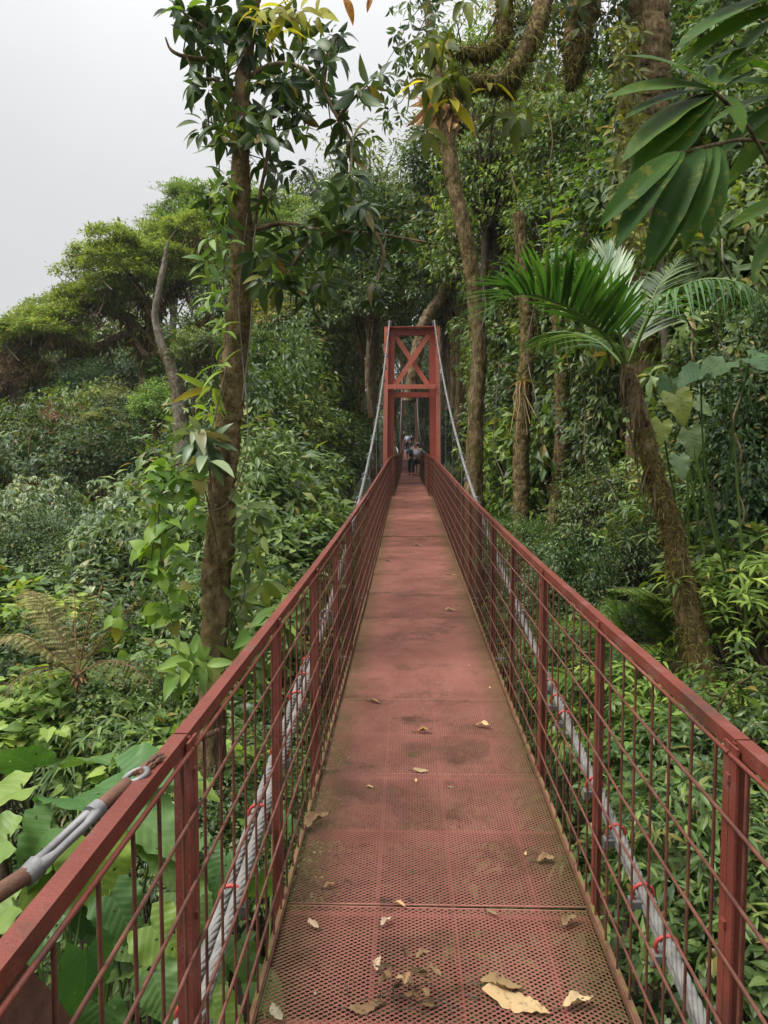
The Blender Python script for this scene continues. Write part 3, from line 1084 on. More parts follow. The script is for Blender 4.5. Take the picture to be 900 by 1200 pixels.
    shrub = kind in ('heart', 'lance', 'pale')
    r0 = .045 if shrub else .075
    limb_net(tr, rng, (0, 0, -.6), (rng.normal() * .05, rng.normal() * .05, H - (.9 if shrub else .45)), tips, r0, .006, 4)
    if shrub:
        for k in range(4):
            a = rng.uniform(0, 6.3)
            tube(tr, spline([(0.12 * math.cos(a), .12 * math.sin(a), -.6), (.3 * math.cos(a), .3 * math.sin(a), .8), tips[k]], 7), np.linspace(.03, .008, 7), 5, 0, False)
    cm = cr.mesh('crown', M[mats[0]])
    tm = tr.mesh('trunk', [M[mats[1]], M['twig']])
    return cm, tm


NAMES = {'umbrella': 'umbrella_tree', 'drape': 'vine_covered_tree', 'heart': 'broadleaf_shrub', 'lance': 'leafy_shrub', 'pale': 'drooping_shrub',
         'fine': 'dense_shrub'}
NVAR = {'dome': 3, 'mixed': 3, 'broad': 3, 'pale': 2, 'umbrella': 3, 'airy': 3, 'drape': 2, 'heart': 3, 'lance': 3, 'fine': 2}
rs = random.Random(11)
ctr = {}


def tree(kind, px, py, Z, r, label, cat='tree', group=None, leafmat=None, zs=1.0, rot=None):
    """one forest tree or shrub whose crown is centred where the photo shows it, r metres in radius"""
    ctr[kind] = ctr.get(kind, -1) + 1
    var = ctr[kind] % NVAR[kind]
    lm = leafmat or None
    key = (kind, var, lm)
    if (kind, var) not in PROTO:
        PROTO[(kind, var)] = make_tree(kind, 100 * len(PROTO) + 7)
    if lm is None:
        key = (kind, var)
    elif key not in PROTO:
        cm, tm = PROTO[(kind, var)]
        cm2 = cm.copy(); cm2.materials.clear(); cm2.materials.append(M[lm])
        PROTO[key] = (cm2, tm)
    cm, tm = PROTO[key]
    c = P(px, py, Z)
    # never over the walkway
    lim = .85 + r * 1.35
    if c[1] < 88 and abs(c[0]) < lim and c[2] - 1.0 * r * zs < float(dz(c[1])) + 3.2 and c[2] + r > float(dz(c[1])) - .4:
        c[0] = math.copysign(lim, c[0])
    if c[1] < 90 and abs(c[0]) < 1.35 + .1 * r:
        c[0] = math.copysign(1.35 + .1 * r, c[0])
    base = empty(NAMES.get(kind, 'broadleaf_tree' if cat == 'tree' else 'bush'), (c[0], c[1], c[2] - 2.2 * r * zs), rs.uniform(0, 6.28) if rot is None else rot, label, cat, group)
    base.scale = (r, r, r * zs)
    for nm, me in (('crown' if cat == 'tree' else 'foliage', cm), ('trunk' if cat == 'tree' else 'stems', tm)):
        o = bpy.data.objects.new(nm, me)
        COL.objects.link(o)
        o.parent = base
    return base


def zone(kinds, cells, r, label, cat, group, jit=(12, 10), zs=(.8, 1.15), mats=None):
    for px, py, Z in cells:
        k = rs.choice(kinds)
        lm = None
        if mats and k in mats:
            lm = rs.choice(mats[k])
        tree(k, px + rs.uniform(-jit[0], jit[0]), py + rs.uniform(-jit[1], jit[1]), Z * rs.uniform(.95, 1.05), r * rs.uniform(.8, 1.25), label, cat, group, lm, rs.uniform(*zs))


# --- far left skyline: one great spreading tree in flat tiers, smaller ones of its kind behind
G1 = 'umbrella trees along the far left skyline'
for px, py, Z, r in [(200, 300, 52, 3.4), (250, 258, 52, 3.6), (318, 262, 52, 3.4), (225, 245, 54, 2.8), (20, 425, 52, 2.6), (350, 275, 50, 3.0)]:
    tree('umbrella', px, py, Z, r, 'flat tiered green tree on the ridge behind the great spreading tree', 'tree', G1, None, rs.uniform(.85, 1.05))
rng = np.random.default_rng(404)
ZS = 36
rt = P(168, 560, ZS)
e = empty('spreading_tree', rt, 0, 'great spreading tree with tiers of bright green leaves over bare brown branches at far left', 'tree')


def world_child(o, parent):
    o.parent = parent
    o.matrix_parent_inverse = Matrix.Translation(-Vector(parent.location))
    return o


lf, tw, tk, ms = MB(), MB(), MB(), MB()
for pts, r0, r1 in [([(168, 560), (168, 470), (170, 430), (176, 395), (185, 360)], .30, .20), ([(172, 420), (150, 392), (110, 408), (60, 430), (15, 447)], .17, .09), ([(176, 395), (140, 365), (100, 350), (60, 372)], .15, .05),
                    ([(180, 375), (160, 335), (140, 300), (132, 282)], .15, .05), ([(185, 360), (215, 320), (235, 280)], .15, .05), ([(172, 420), (215, 390), (250, 370)], .14, .05), ([(110, 408), (70, 395), (30, 395)], .08, .03), ([(60, 430), (30, 425), (0, 415)], .07, .03)]:
    q = spline(np.array([P(x, y, ZS + rng.normal() * .5) for x, y in pts]), 20)
    tube(tk, q, np.linspace(r0, r1, 20), 8, 0, False, .15, rng)
    n = 400
    i = rng.integers(0, 20, n)
    place(ms, T_LANCE, q[i] + rng.normal(size=(n, 3)) * .12, rng.normal(size=(n, 3)) * .5 - UPV * 1.3, rng.normal(size=(n, 3)), rng.uniform(.2, .7, n))
for px, py, rad in [(132, 282, 26), (150, 292, 24), (112, 300, 24), (165, 305, 30), (135, 308, 30), (105, 322, 28), (185, 318, 26), (150, 330, 36), (120, 345, 30), (172, 340, 30), (90, 350, 24), (65, 362, 24), (42, 374, 22), (20, 388, 20), (75, 375, 26), (110, 362, 26),
                    (140, 352, 28), (50, 392, 26), (8, 400, 18), (195, 300, 22), (210, 335, 26), (205, 285, 22), (30, 412, 20), (80, 392, 20), (225, 312, 24), (235, 290, 24), (215, 268, 22), (240, 262, 26)]:
    c = P(px, py, ZS + rng.uniform(-2.2, 2.2))
    r = rad / 900 * ZS * rng.uniform(.85, 1.1)
    n = 110
    r *= 1.3
    a = rng.uniform(0, 6.3, n); u = np.sqrt(rng.uniform(0, 1, n)) * r
    cc = c + np.stack([u * np.cos(a), u * np.sin(a), .42 * r * (1 - (u / r) ** 2) + rng.normal(0, .10, n)], 1)
    foliage(lf, rng, cc, np.tile(UPV, (n, 1)), 22, .20, .15, T_FAR, .4, .05, .3, 1.8, jit=.35)
    for k in range(11):
        e1 = cc[rng.integers(0, n)] - UPV * .05
        s1 = c - UPV * rng.uniform(.5, 1.5) + rng.normal(size=3) * np.array([.9, .9, .35]) * r * .6
        tube(tw, spline([s1, (s1 + e1) / 2 + rng.normal(size=3) * .15, e1], 6), np.linspace(.030, .010, 6), 3, 0, False)
world_child(tk.build('trunk', M['bark']), e)
world_child(tw.build('branches', M['branch_brown']), e)
world_child(ms.build('hanging_moss', M['L_moss']), e)
world_child(lf.build('crown', M['L_umb']), e)
# --- ridge behind them
G2 = 'trees on the ridge behind the umbrella trees'
zone(['mixed', 'dome'], [(5, 440, 58), (60, 415, 58), (120, 370, 58), (180, 330, 57), (235, 310, 57), (290, 300, 56), (350, 290, 56), (400, 285, 54),
                         (150, 410, 50), (210, 400, 48), (265, 370, 48), (330, 350, 46), (395, 340, 46)], 3.4,
     'dark rounded tree on the hillside behind the flat tiered trees at far left', 'tree', G2, mats={'mixed': ['L_mid', 'L_dark'], 'dome': ['L_dark']})
tree('airy', 2, 440, 34, 1.2, 'russet brown leaved tree at the left edge below the ridge', 'tree', None, 'L_red')
tree('airy', 70, 492, 28, .8, 'dull brown leaved tree on the slope beside the russet one', 'tree', None, 'L_red', .8)
# --- left hillside: rows of rounded crowns stepping down into the valley
G3 = 'trees on the left slope below the ridge'  # darker leaf colours imitate shaded gaps between the crowns
zone(['mixed', 'dome', 'broad', 'fine'], [(25, 452, 40), (75, 440, 42), (160, 455, 40), (215, 455, 38), (265, 440, 38), (300, 420, 40), (185, 425, 44), (280, 480, 34)], 2.1,
     'rounded green tree on the left slope just under the spreading tree', 'tree', G3, (8, 6), (.9, 1.2), mats={'mixed': ['L_mid', 'L_dark'], 'dome': ['L_dark', 'L_black'], 'fine': ['L_dark', 'L_black'], 'broad': ['L_black', 'L_dark']})
G3b = 'trees on the lower left slope'  # black-green crowns here stand in for shade between lighter ones
zone(['mixed', 'dome', 'broad', 'fine'], [(15, 520, 29), (85, 505, 30), (150, 515, 29), (215, 515, 28), (50, 540, 26), (265, 540, 25), (120, 545, 25)], 1.75,
     'rounded tree on the lower left slope behind the pale drooping shrubs', 'tree', G3b, (8, 6), (.95, 1.25), mats={'mixed': ['L_mid', 'L_olive'], 'dome': ['L_black'], 'fine': ['L_dark', 'L_black'], 'broad': ['L_black', 'L_dark']})
tree('dome', 97, 450, 35, 1.3, 'bluish green rounded tree under the long limb of the spreading tree', 'tree', None, 'L_teal', 1.0)
tree('mixed', 132, 470, 33, 1.2, 'small beige green tree right of the bluish rounded one', 'tree', None, 'L_beige', .7)
tree('umbrella', 118, 497, 28, 1.1, 'small flat topped beige tree above the pale drooping shrubs', 'tree', None, 'L_beige', .7)
tree('umbrella', 205, 440, 36, 1.4, 'flat topped green tree in shade right of the spreading tree', 'tree', None, 'L_light', .7)
tree('mixed', 182, 475, 26, .9, 'yellow green bush at the foot of the leaning grey snag', 'shrub', None, 'L_light', .9)
# --- pale drooping shrubs in the valley, left
G4 = 'pale drooping shrubs in the left valley'
zone(['pale'], [(15, 632, 16), (85, 615, 18), (130, 652, 14.5), (185, 625, 17.5), (40, 595, 21), (205, 585, 22), (150, 590, 22)], 1.05,
     'pale green shrub with drooping narrow leaves in the left valley', 'shrub', G4, (6, 5), (.95, 1.15))
G4b = 'shrubs coloured as shade among the left valley shrubs'  # shrubs added with near-black leaves as painted shade bands between rows
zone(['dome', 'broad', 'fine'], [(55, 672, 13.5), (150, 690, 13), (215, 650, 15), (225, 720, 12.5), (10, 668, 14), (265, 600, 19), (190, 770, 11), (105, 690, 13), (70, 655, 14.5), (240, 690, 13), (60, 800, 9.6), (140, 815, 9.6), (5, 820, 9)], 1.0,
     'shrub coloured dark to imitate shade between the pale shrubs and the sparse tree fern', 'shrub', G4b, mats={'dome': ['L_black'], 'broad': ['L_black', 'L_dark'], 'fine': ['L_black', 'L_dark']})
# --- light broad leaved mounds, left middle ground
G5 = 'light green broadleaf mounds left of the bridge'
zone(['heart'], [(15, 705, 10.5), (80, 712, 11), (10, 775, 9.5), (95, 775, 9.5), (160, 790, 10), (30, 840, 8), (110, 860, 8), (175, 850, 8.6), (45, 735, 10), (215, 820, 9.2)], .78,
     'light green mound of broad heart shaped leaves in the left middle ground', 'shrub', G5, (10, 8), (.75, 1.0), {'heart': ['L_light', 'L_pale', 'L_mid']})
zone(['fine', 'heart', 'broad', 'lance'], [(140, 860, 8), (215, 860, 8.2), (170, 905, 7), (235, 915, 7), (285, 860, 9), (290, 930, 7.5), (250, 980, 6.5), (300, 1000, 6.5), (330, 900, 8.5)], .9,
     'mid green leafy shrub seen low behind the left railing', 'shrub', 'low shrubs behind the left railing', (12, 10), (.8, 1.1), {'fine': ['L_mid', 'L_dark'], 'lance': ['L_mid', 'L_light'], 'broad': ['L_mid'], 'heart': ['L_mid', 'L_light']})
# --- wall of dark trees, centre left
G6 = 'dark trees left of the red tower'
zone(['dome', 'drape', 'mixed', 'broad'], [(320, 330, 34), (370, 320, 36), (420, 330, 38), (310, 400, 30), (360, 390, 32), (415, 400, 34), (305, 460, 27), (350, 460, 28), (400, 470, 30),
                                          (320, 520, 23), (365, 530, 24), (405, 530, 27), (330, 590, 19), (375, 590, 20), (345, 650, 16), (305, 650, 16), (300, 700, 13.5), (420, 500, 33), (290, 560, 24)], 2.1,
     'dark leafy tree in the dense forest left of the red tower', 'tree', G6, (10, 8), (.85, 1.2), {'dome': ['L_dark', 'L_mid'], 'mixed': ['L_mid', 'L_mid', 'L_olive'], 'drape': ['L_dark', 'L_mid'], 'broad': ['L_dark', 'L_mid']})
zone(['lance', 'broad', 'heart'], [(330, 690, 12), (300, 745, 10), (345, 640, 14), (385, 625, 17), (270, 740, 11), (365, 665, 14)], 1.0,
     'glossy leaved shrub growing against the left railing in the middle distance', 'shrub', 'shrubs along the left railing', (8, 8), (.8, 1.1), {'broad': ['L_mid', 'L_black'], 'lance': ['L_light', 'L_mid'], 'heart': ['L_mid']})
# --- forest behind and above the tower
G7 = 'forest trees behind the red tower'
zone(['dome', 'mixed', 'drape', 'broad'], [(390, 290, 52), (440, 275, 56), (500, 250, 60), (545, 240, 56), (430, 300, 50), (520, 320, 58), (470, 330, 66), (440, 370, 52), (545, 350, 50),
                                          (420, 440, 46), (440, 500, 50), (535, 430, 48), (548, 500, 44), (530, 550, 36), (480, 400, 92), (465, 455, 96), (505, 455, 95), (485, 500, 98), (475, 350, 90), (500, 300, 85), (455, 530, 60), (520, 500, 64), (470, 470, 108), (500, 470, 108), (485, 440, 112), (485, 505, 106), (465, 510, 104), (508, 515, 104), (478, 410, 110), (495, 400, 110)], 3.3,
     'dark tree in the shaded forest behind the red tower', 'tree', G7, (8, 8), (.9, 1.3), {'dome': ['L_dark', 'L_black'], 'mixed': ['L_dark', 'L_mid'], 'drape': ['L_black'], 'broad': ['L_black', 'L_dark']})
zone(['airy', 'dome'], [(465, 232, 30), (505, 190, 28), (475, 260, 30), (425, 262, 34), (528, 250, 27)], 1.9,
     'small leaved grey green tree against the sky above the red tower', 'tree', 'small leaved trees above the red tower', (8, 8), (.9, 1.2), {'airy': ['L_dark', 'L_pale'], 'dome': ['L_dark']})
zone(['drape', 'mixed', 'dome'], [(430, 290, 36), (470, 285, 38), (510, 285, 35), (395, 305, 38), (360, 280, 40), (545, 305, 30), (450, 330, 40), (500, 330, 40), (535, 350, 33), (420, 345, 42), (555, 260, 29), (440, 315, 28), (500, 300, 27), (455, 345, 29), (470, 300, 31), (415, 320, 31), (525, 330, 26)], 1.8,
     'shaded leafy tree just above the red tower', 'tree', 'shaded trees just above the red tower', (8, 8), (.9, 1.2), {'drape': ['L_black', 'L_dark'], 'mixed': ['L_dark', 'L_mid'], 'dome': ['L_dark', 'L_mid']})
# --- right: upper canopy with sky gaps
G8 = 'airy trees on the upper right slope'
zone(['airy', 'airy', 'mixed'], [(560, 170, 20), (610, 150, 21), (655, 180, 19), (590, 230, 19), (640, 250, 18), (690, 230, 17), (560, 300, 22), (610, 310, 20), (660, 320, 18), (700, 300, 16), (720, 160, 18), (600, 90, 23),
                        (660, 90, 22), (555, 110, 24), (620, 20, 22), (560, 60, 22)], 1.35,
     'airy mid green tree with sky showing through on the upper right', 'tree', G8, (10, 10), (.9, 1.2), {'airy': ['L_mid', 'L_light', 'L_mid', 'L_olive', 'L_dark'], 'mixed': ['L_mid', 'L_olive']})
G9 = 'dense trees on the right slope'
zone(['dome', 'drape', 'broad', 'mixed'], [(840, 60, 15), (885, 80, 14), (760, 140, 15), (820, 150, 14), (880, 170, 13), (780, 220, 13), (840, 240, 12), (890, 260, 11),
                                          (770, 300, 13), (830, 320, 11.5), (885, 340, 10), (690, 380, 17), (640, 400, 19), (600, 390, 22), (570, 420, 25), (590, 480, 22), (640, 480, 19), (690, 460, 17), (760, 400, 13.5), (820, 400, 12), (880, 420, 10),
                                          (750, 480, 14), (700, 530, 16), (650, 550, 18), (600, 550, 20), (565, 520, 26), (575, 580, 18)], 1.7,
     'dark leafy tree packed into the forest on the right slope', 'tree', G9, (10, 10), (.9, 1.3), {'dome': ['L_dark', 'L_mid'], 'mixed': ['L_mid', 'L_dark', 'L_light'], 'drape': ['L_dark', 'L_mid'], 'broad': ['L_dark', 'L_mid', 'L_mid']})
tree('fine', 718, 615, 11.5, 1.05, 'rounded dark fine leaved shrub right of the bridge beside the palm', 'shrub', None, 'L_dark', 1.0)
tree('fine', 690, 680, 11, 1.0, 'very dark shrub in shade below the rounded fine leaved shrub', 'shrub', None, 'L_black', 1.0)
tree('fine', 758, 665, 10.5, .95, 'dark fine leaved shrub just left of the leaning palm trunk', 'shrub', None, 'L_black', 1.0)
# --- right: near shrubs
G10 = 'broad leaved shrubs on the right bank'
zone(['heart', 'lance', 'broad', 'drape'], [(800, 470, 9.5), (860, 470, 8.5), (805, 540, 9), (870, 540, 7.8), (890, 600, 7), (830, 610, 8), (860, 620, 8.5), (880, 660, 7), (905, 720, 6)], .85,
     'tangled shrub of glossy leaves on the right bank behind the palm', 'shrub', G10, (8, 8), (.85, 1.2), {'heart': ['L_mid', 'L_dark'], 'lance': ['L_mid', 'L_light'], 'broad': ['L_dark', 'L_mid'], 'drape': ['L_black']})
G11 = 'lance leaved undergrowth beside the right railing'
zone(['lance', 'heart', 'broad', 'fine', 'drape'], [(640, 720, 9), (690, 770, 8), (740, 780, 7), (660, 820, 7.5), (720, 850, 6.2), (690, 900, 6), (750, 920, 5.2), (810, 900, 5), (900, 890, 4.6),
                                  (840, 960, 4.4), (780, 1000, 4.6), (720, 980, 5.2), (880, 1000, 4), (820, 1060, 4), (870, 1120, 3.6), (780, 1080, 4.4), (620, 680, 11), (600, 640, 13), (650, 880, 7), (640, 760, 9)], .62,
     'leafy undergrowth shrub with pointed leaves beside the right railing', 'shrub', G11, (8, 8), (.85, 1.1), {'lance': ['L_mid', 'L_light', 'L_dark'], 'heart': ['L_mid', 'L_dark', 'L_olive'], 'fine': ['L_mid', 'L_dark'], 'broad': ['L_dark', 'L_mid'], 'drape': ['L_dark']})

# --- ground cover: leaves strewn over the slopes, nobody could count them
rng = np.random.default_rng(77)
m = MB()
n = 90000
x = np.concatenate([rng.uniform(-30, 26, n // 2), rng.normal(0, 9, n // 2)])
y = np.concatenate([rng.uniform(1, 62, n // 2), np.abs(rng.normal(3, 16, n // 2)) + .5])
z = ground(x, y) + np.abs(rng.normal(0, .28, n)) + .12 * np.sin(x * 3) * np.sin(y * 2.6)
pos = np.stack([x, y, z], 1)
pos = pos[keep_clear(pos)]
n = len(pos)
d = rng.normal(size=(n, 3)) * np.array([1, 1, .3])
sz = rng.uniform(.10, .24, n) * (1 + pos[:, 1] / 40)
near = pos[:, 1] < 14
place(m, T_ELL, pos[near], d[near], UPV + .3 * rng.normal(size=(near.sum(), 3)), sz[near], 0)
place(m, T_FAR, pos[~near], d[~near], UPV + .3 * rng.normal(size=((~near).sum(), 3)), sz[~near] * 1.2, 0)
tag(m.build('ground_cover', M['L_cover']), kind='stuff')

# ------------------------------------------------------------------ the plants that stand out one by one
def leaf_grid(rows=9, cols=3, kind='heart', w=.42, fold=.18, droop=.4, ripple=.02, waves=7, curl=.0):
    """finely divided leaf with side veins pressed into it; quads"""
    t = np.linspace(0, 1, rows + 1)
    if kind == 'heart':
        ex = np.interp(t, [0, .12, .3, .5, .75, .92, 1], [.26, .44, .46, .38, .2, .06, .004]) * (w / .44)
        ey = np.interp(t, [0, .12, .3, .5, .75, 1], [-.20, -.04, .2, .44, .74, 1.0])
    elif kind == 'strap':
        ex = np.interp(t, [0, .1, .3, .6, .85, 1], [.10, .3, .47, .5, .3, .01]) * w
        ey = t
    else:
        ex = w / 2 * np.sin(PI * t ** .85) ** .8 + .004
        ey = t
    V = []
    for k in range(rows + 1):
        for c in range(-cols, cols + 1):
            u = c / cols
            x = u * ex[k]
            y = t[k] + (ey[k] - t[k]) * abs(u)
            z = fold * abs(x) - droop * y * abs(y) + ripple * math.sin((t[k] - .35 * abs(u)) * 2 * PI * waves) * abs(u) - curl * x * x * 4
            V.append((x, y, z))
    n = 2 * cols + 1
    F = [(k * n + c, k * n + c + 1, (k + 1) * n + c + 1, (k + 1) * n + c) for k in range(rows) for c in range(n - 1)]
    return np.array(V), np.array(F)


G_HEART = leaf_grid(10, 3, 'heart', .43, .16, .35, .022, 6)
G_ELL = leaf_grid(8, 2, 'ell', .38, .3, .45, .008, 6)
G_STRAP = leaf_grid(12, 3, 'strap', .30, .14, .30, .006, 3)
G_STRAP2 = leaf_grid(10, 3, 'strap', .30, .22, .18, .008, .5)


def path_px(pts):
    return np.array([P(*p) for p in pts])


def trunk_mesh(m, pts, rad, n=36, rough=.10, seed=1, mi=0, sides=18):
    r = np.random.default_rng(seed)
    n = n * 4
    p = spline(path_px(pts), n)
    w = np.cumsum(r.normal(size=(n, 3)), 0); w -= np.linspace(0, 1, n)[:, None] * w[-1]
    p = p + w * np.mean(rad) * .022 * np.array([1, 1, .2])
    rr = np.interp(np.linspace(0, 1, n), np.linspace(0, 1, len(rad)), rad)
    tube(m, p, rr, sides, mi, True, rough, r)
    return p, rr


T_STRAND = leaf_t('lance', 2, .13, .2, .5)


def moss_on(m, p, rr, n, seed, size=.05, lo=0, hi=1, mi=0, hang=.7):
    r = np.random.default_rng(seed)
    k = r.uniform(lo, hi, n) * (len(p) - 1.001)
    i = k.astype(int)
    f = (k - i)[:, None]
    c = p[i] * (1 - f) + p[i + 1] * f
    rd = rr[i]
    a = r.uniform(0, 2 * PI, n)
    o = np.stack([np.cos(a), np.sin(a), r.normal(0, .2, n)], 1)
    t = nrm(p[np.minimum(i + 1, len(p) - 1)] - p[i])
    o = nrm(o - t * np.sum(o * t, 1)[:, None])
    place(m, T_STRAND, c + o * rd[:, None] * .97, o * .45 + r.normal(size=(n, 3)) * .6 - hang * UPV, o + UPV * .3, size * r.uniform(.5, 1.6, n), mi)


# --- the slender tree in the left foreground
tr = empty('foreground_tree', P(249, 1480, 6.5), 0, 'slender mossy tree left of the bridge with drooping leaves coloured dark as if backlit against the sky', 'tree')


def at(o, parent):
    """child meshes are made in world space; hang them under their thing without moving them"""
    o.parent = parent
    o.matrix_parent_inverse = Matrix.Translation(-Vector(parent.location))
    return o


Z1 = 6.5
m = MB()
TP, TRR = trunk_mesh(m, [(249, 1480, Z1), (250, 960, Z1), (252, 760, Z1), (257, 650, Z1), (263, 570, Z1), (271, 480, Z1), (279, 400, Z1), (284, 330, Z1), (283, 260, Z1), (281, 180, Z1), (284, 90, Z1), (298, 0, Z1 + .1), (310, -80, Z1 + .2)],
                     [.14, .118, .108, .124, .108, .106, .103, .094, .088, .072, .062, .05, .045], 60, .13, 3)
at(m.build('trunk', M['bark_moss']), tr)
rng = np.random.default_rng(31)
m = MB()
branches = [[(297, 275, Z1), (302, 240, 6.4), (312, 190, 6.35), (318, 140, 6.3), (322, 90, 6.3)],
            [(285, 95, Z1), (320, 75, 6.4), (355, 80, 6.3), (378, 105, 6.25), (396, 140, 6.2), (412, 165, 6.2), (410, 215, 6.15), (416, 240, 6.1)],
            [(378, 105, 6.25), (384, 70, 6.2), (395, 42, 6.2)],
            [(396, 140, 6.2), (412, 118, 6.1), (430, 100, 6.1)],
            [(290, 272, Z1), (330, 262, 6.4), (380, 270, 6.3), (440, 274, 6.2), (500, 284, 6.1)],
            [(380, 270, 6.3), (350, 300, 6.2), (330, 335, 6.2)], [(440, 274, 6.2), (450, 300, 6.1), (440, 330, 6.1)],
            [(282, 120, Z1), (255, 95, 6.4), (232, 90, 6.3), (215, 60, 6.3)], [(284, 60, Z1), (250, 40, 6.4), (215, 15, 6.3)],
            [(282, 170, Z1), (258, 150, 6.4), (238, 148, 6.35)], [(283, 230, Z1), (262, 215, 6.4), (245, 222, 6.35)],
            [(240, 70, 6.4), (215, 66, 6.3), (200, 58, 6.3), (194, 44, 6.3)]]
for b in branches:
    q = spline(path_px(b), 18)
    tube(m, q, np.linspace(.022, .007, 18), 6, 0, False, .1, rng)
at(m.build('branch', M['bark']), tr)
tipspx = [(215, 15), (225, 30), (205, 8), (240, 20), (250, 50), (240, 75), (225, 95), (245, 105), (260, 90), (255, 125), (240, 140), (235, 152), (262, 150), (270, 60), (285, 40), (300, 25), (300, 70), (310, 100),
          (320, 120), (300, 140), (290, 120), (330, 90), (340, 60), (355, 45), (370, 50), (385, 40), (400, 42), (395, 65), (380, 75), (350, 140), (338, 150), (355, 100), (375, 100), (325, 165), (305, 160), (388, 120),
          (400, 140), (430, 102), (418, 108), (412, 165), (405, 180), (410, 205), (402, 225), (415, 235), (428, 240), (395, 262), (380, 262), (420, 265), (440, 268), (455, 275), (400, 275), (360, 280), (330, 280), (320, 225),
          (322, 200), (340, 320), (350, 335), (365, 320), (322, 300), (330, 335), (390, 290), (380, 330), (440, 300), (470, 280), (440, 330), (300, 190), (290, 60), (265, 30), (275, 100), (310, 45), (325, 20), (350, 15), (280, 10), (250, 10),
          (268, 120), (285, 150), (262, 75), (295, 95), (345, 85), (310, 130), (230, 55), (258, 165), (330, 112), (355, 125), (243, 225), (250, 240), (262, 250), (310, 330), (330, 310), (300, 300), (345, 290)]
c = np.array([P(x, y, Z1 + rng.uniform(-.55, .55)) for x, y in tipspx])
for x, y in tipspx[:80]:
    pass
m = MB()
d = rng.normal(size=(len(c), 3)) * .7 + np.array([0, -.1, .3])
whorls(m, rng, c, d, 8, .175, T_ELL2, .55, 0, True, 1.0, True)
c2 = c[rng.integers(0, len(c), 70)] + rng.normal(size=(70, 3)) * .10
whorls(m, rng, c2, rng.normal(size=(70, 3)) + UPV * .3, 6, .14, T_ELL2, .5, 0, True, 1.0, True)
c3 = c[rng.integers(0, len(c), 14)] + rng.normal(size=(14, 3)) * .12
whorls(m, rng, c3, rng.normal(size=(14, 3)) + UPV * .6, 3, .19, T_ELL2, .2, 1, True, .9, True)
# twigs joining each whorl to the nearest wood
wood = np.concatenate([spline(path_px(b), 18) for b in branches] + [TP[120:]])
for q in c:
    s = wood[np.argmin(np.linalg.norm(wood - q, axis=1))]
    tube(m, [s, (s + q) / 2 + rng.normal(size=3) * .03, q], [.006, .005, .003], 4, 2, False)
at(m.build('crown', [M['L_black'], M['L_light'], M['twig']]), tr)  # backlit darkness is put into the main leaf colour
m = MB()
moss_on(m, TP, TRR, 9000, 5, .034, .22, .80)
at(m.build('moss', M['L_moss']), tr)

# --- vines and climbers on that tree
def climber(name, label, stems, leaves, mat, tpl, size, nl=3, seed=1, up=.6, droop=.6, twig='twig', stem_r=.007, sm=True, world=True, spread=.9):
    r = np.random.default_rng(seed)
    base = path_px([stems[0][0]])[0]
    e = empty(name, base, 0, label, 'plant')
    s = MB()
    for st in stems:
        q = spline(path_px(st), 26)
        q = q + np.cumsum(r.normal(size=q.shape) * .006, 0)
        tube(s, q, np.linspace(stem_r, stem_r * .6, 26), 5, 0, False)
    at(s.build('stem', M[twig]), e)
    l = MB()
    c = np.array([P(*p) for p in leaves])
    whorls(l, r, c, r.normal(size=(len(c), 3)) * .6 + UPV * up - np.array([0, .5, 0]), nl, size, tpl, droop, 0, sm, spread, world)
    at(l.build('leaves', M[mat]), e)
    return e


rng = np.random.default_rng(8)
vpts = [(190, 540), (185, 560), (200, 555), (215, 560), (185, 600), (195, 615), (210, 610), (178, 625), (195, 640), (180, 665), (190, 680), (205, 690), (185, 715), (200, 720), (225, 560), (215, 580), (172, 640),
        (205, 640), (215, 660), (180, 580), (230, 600), (205, 670), (140, 730)]
climber('climbing_vine', 'yellow green heart leaved vine hanging left of the slender foreground trunk', [[(255, 640, 6.3), (235, 560, 6.2), (200, 545, 6.1), (185, 600, 6.1), (190, 690, 6.1), (200, 730, 6.1)], [(235, 560, 6.2), (215, 610, 6.1), (178, 640, 6.0), (185, 700, 6.0)],
        [(200, 730, 6.1), (170, 760, 6.1), (140, 728, 6.1)]],
        [(x + rng.uniform(-6, 6), y + rng.uniform(-6, 6), 6.1 + rng.uniform(-.15, .2)) for x, y in vpts for _ in range(2)], 'L_yellow', T_HEART, .115, 3, 4)
climber('strap_leaf_epiphyte', 'tuft of long yellow green strap leaves perched on the slender foreground trunk', [[(262, 470, 6.35), (250, 440, 6.3), (246, 400, 6.3)]],
        [(246, 455, 6.25), (243, 480, 6.25), (254, 425, 6.25)], 'L_yellow', leaf_t('lance', 5, .20, .4, .4), .25, 7, 6, .8, .15)
climber('glossy_epiphyte', 'pale glossy leaved epiphyte drooping from the foreground trunk below the strap leaves', [[(266, 500, 6.3), (245, 505, 6.2), (236, 515, 6.15)]],
        [(235, 508, 6.15), (228, 520, 6.15), (245, 520, 6.15), (240, 532, 6.1), (232, 500, 6.2)], 'L_pale', T_ELL2, .22, 7, 7, .5, .6)
climber('leafy_climber', 'light green leafy climber at mid height on the foreground tree against the ridge', [[(270, 360, 6.4), (256, 330, 6.3), (250, 250, 6.3), (252, 215, 6.3)], [(268, 300, 6.4), (262, 260, 6.3), (258, 230, 6.3)]],
        [(250 + rng.uniform(-10, 16), y, 6.3 + rng.uniform(-.2, .2)) for y in range(205, 390, 9)], 'L_light', T_ELL2, .15, 4, 9, .5, .3)
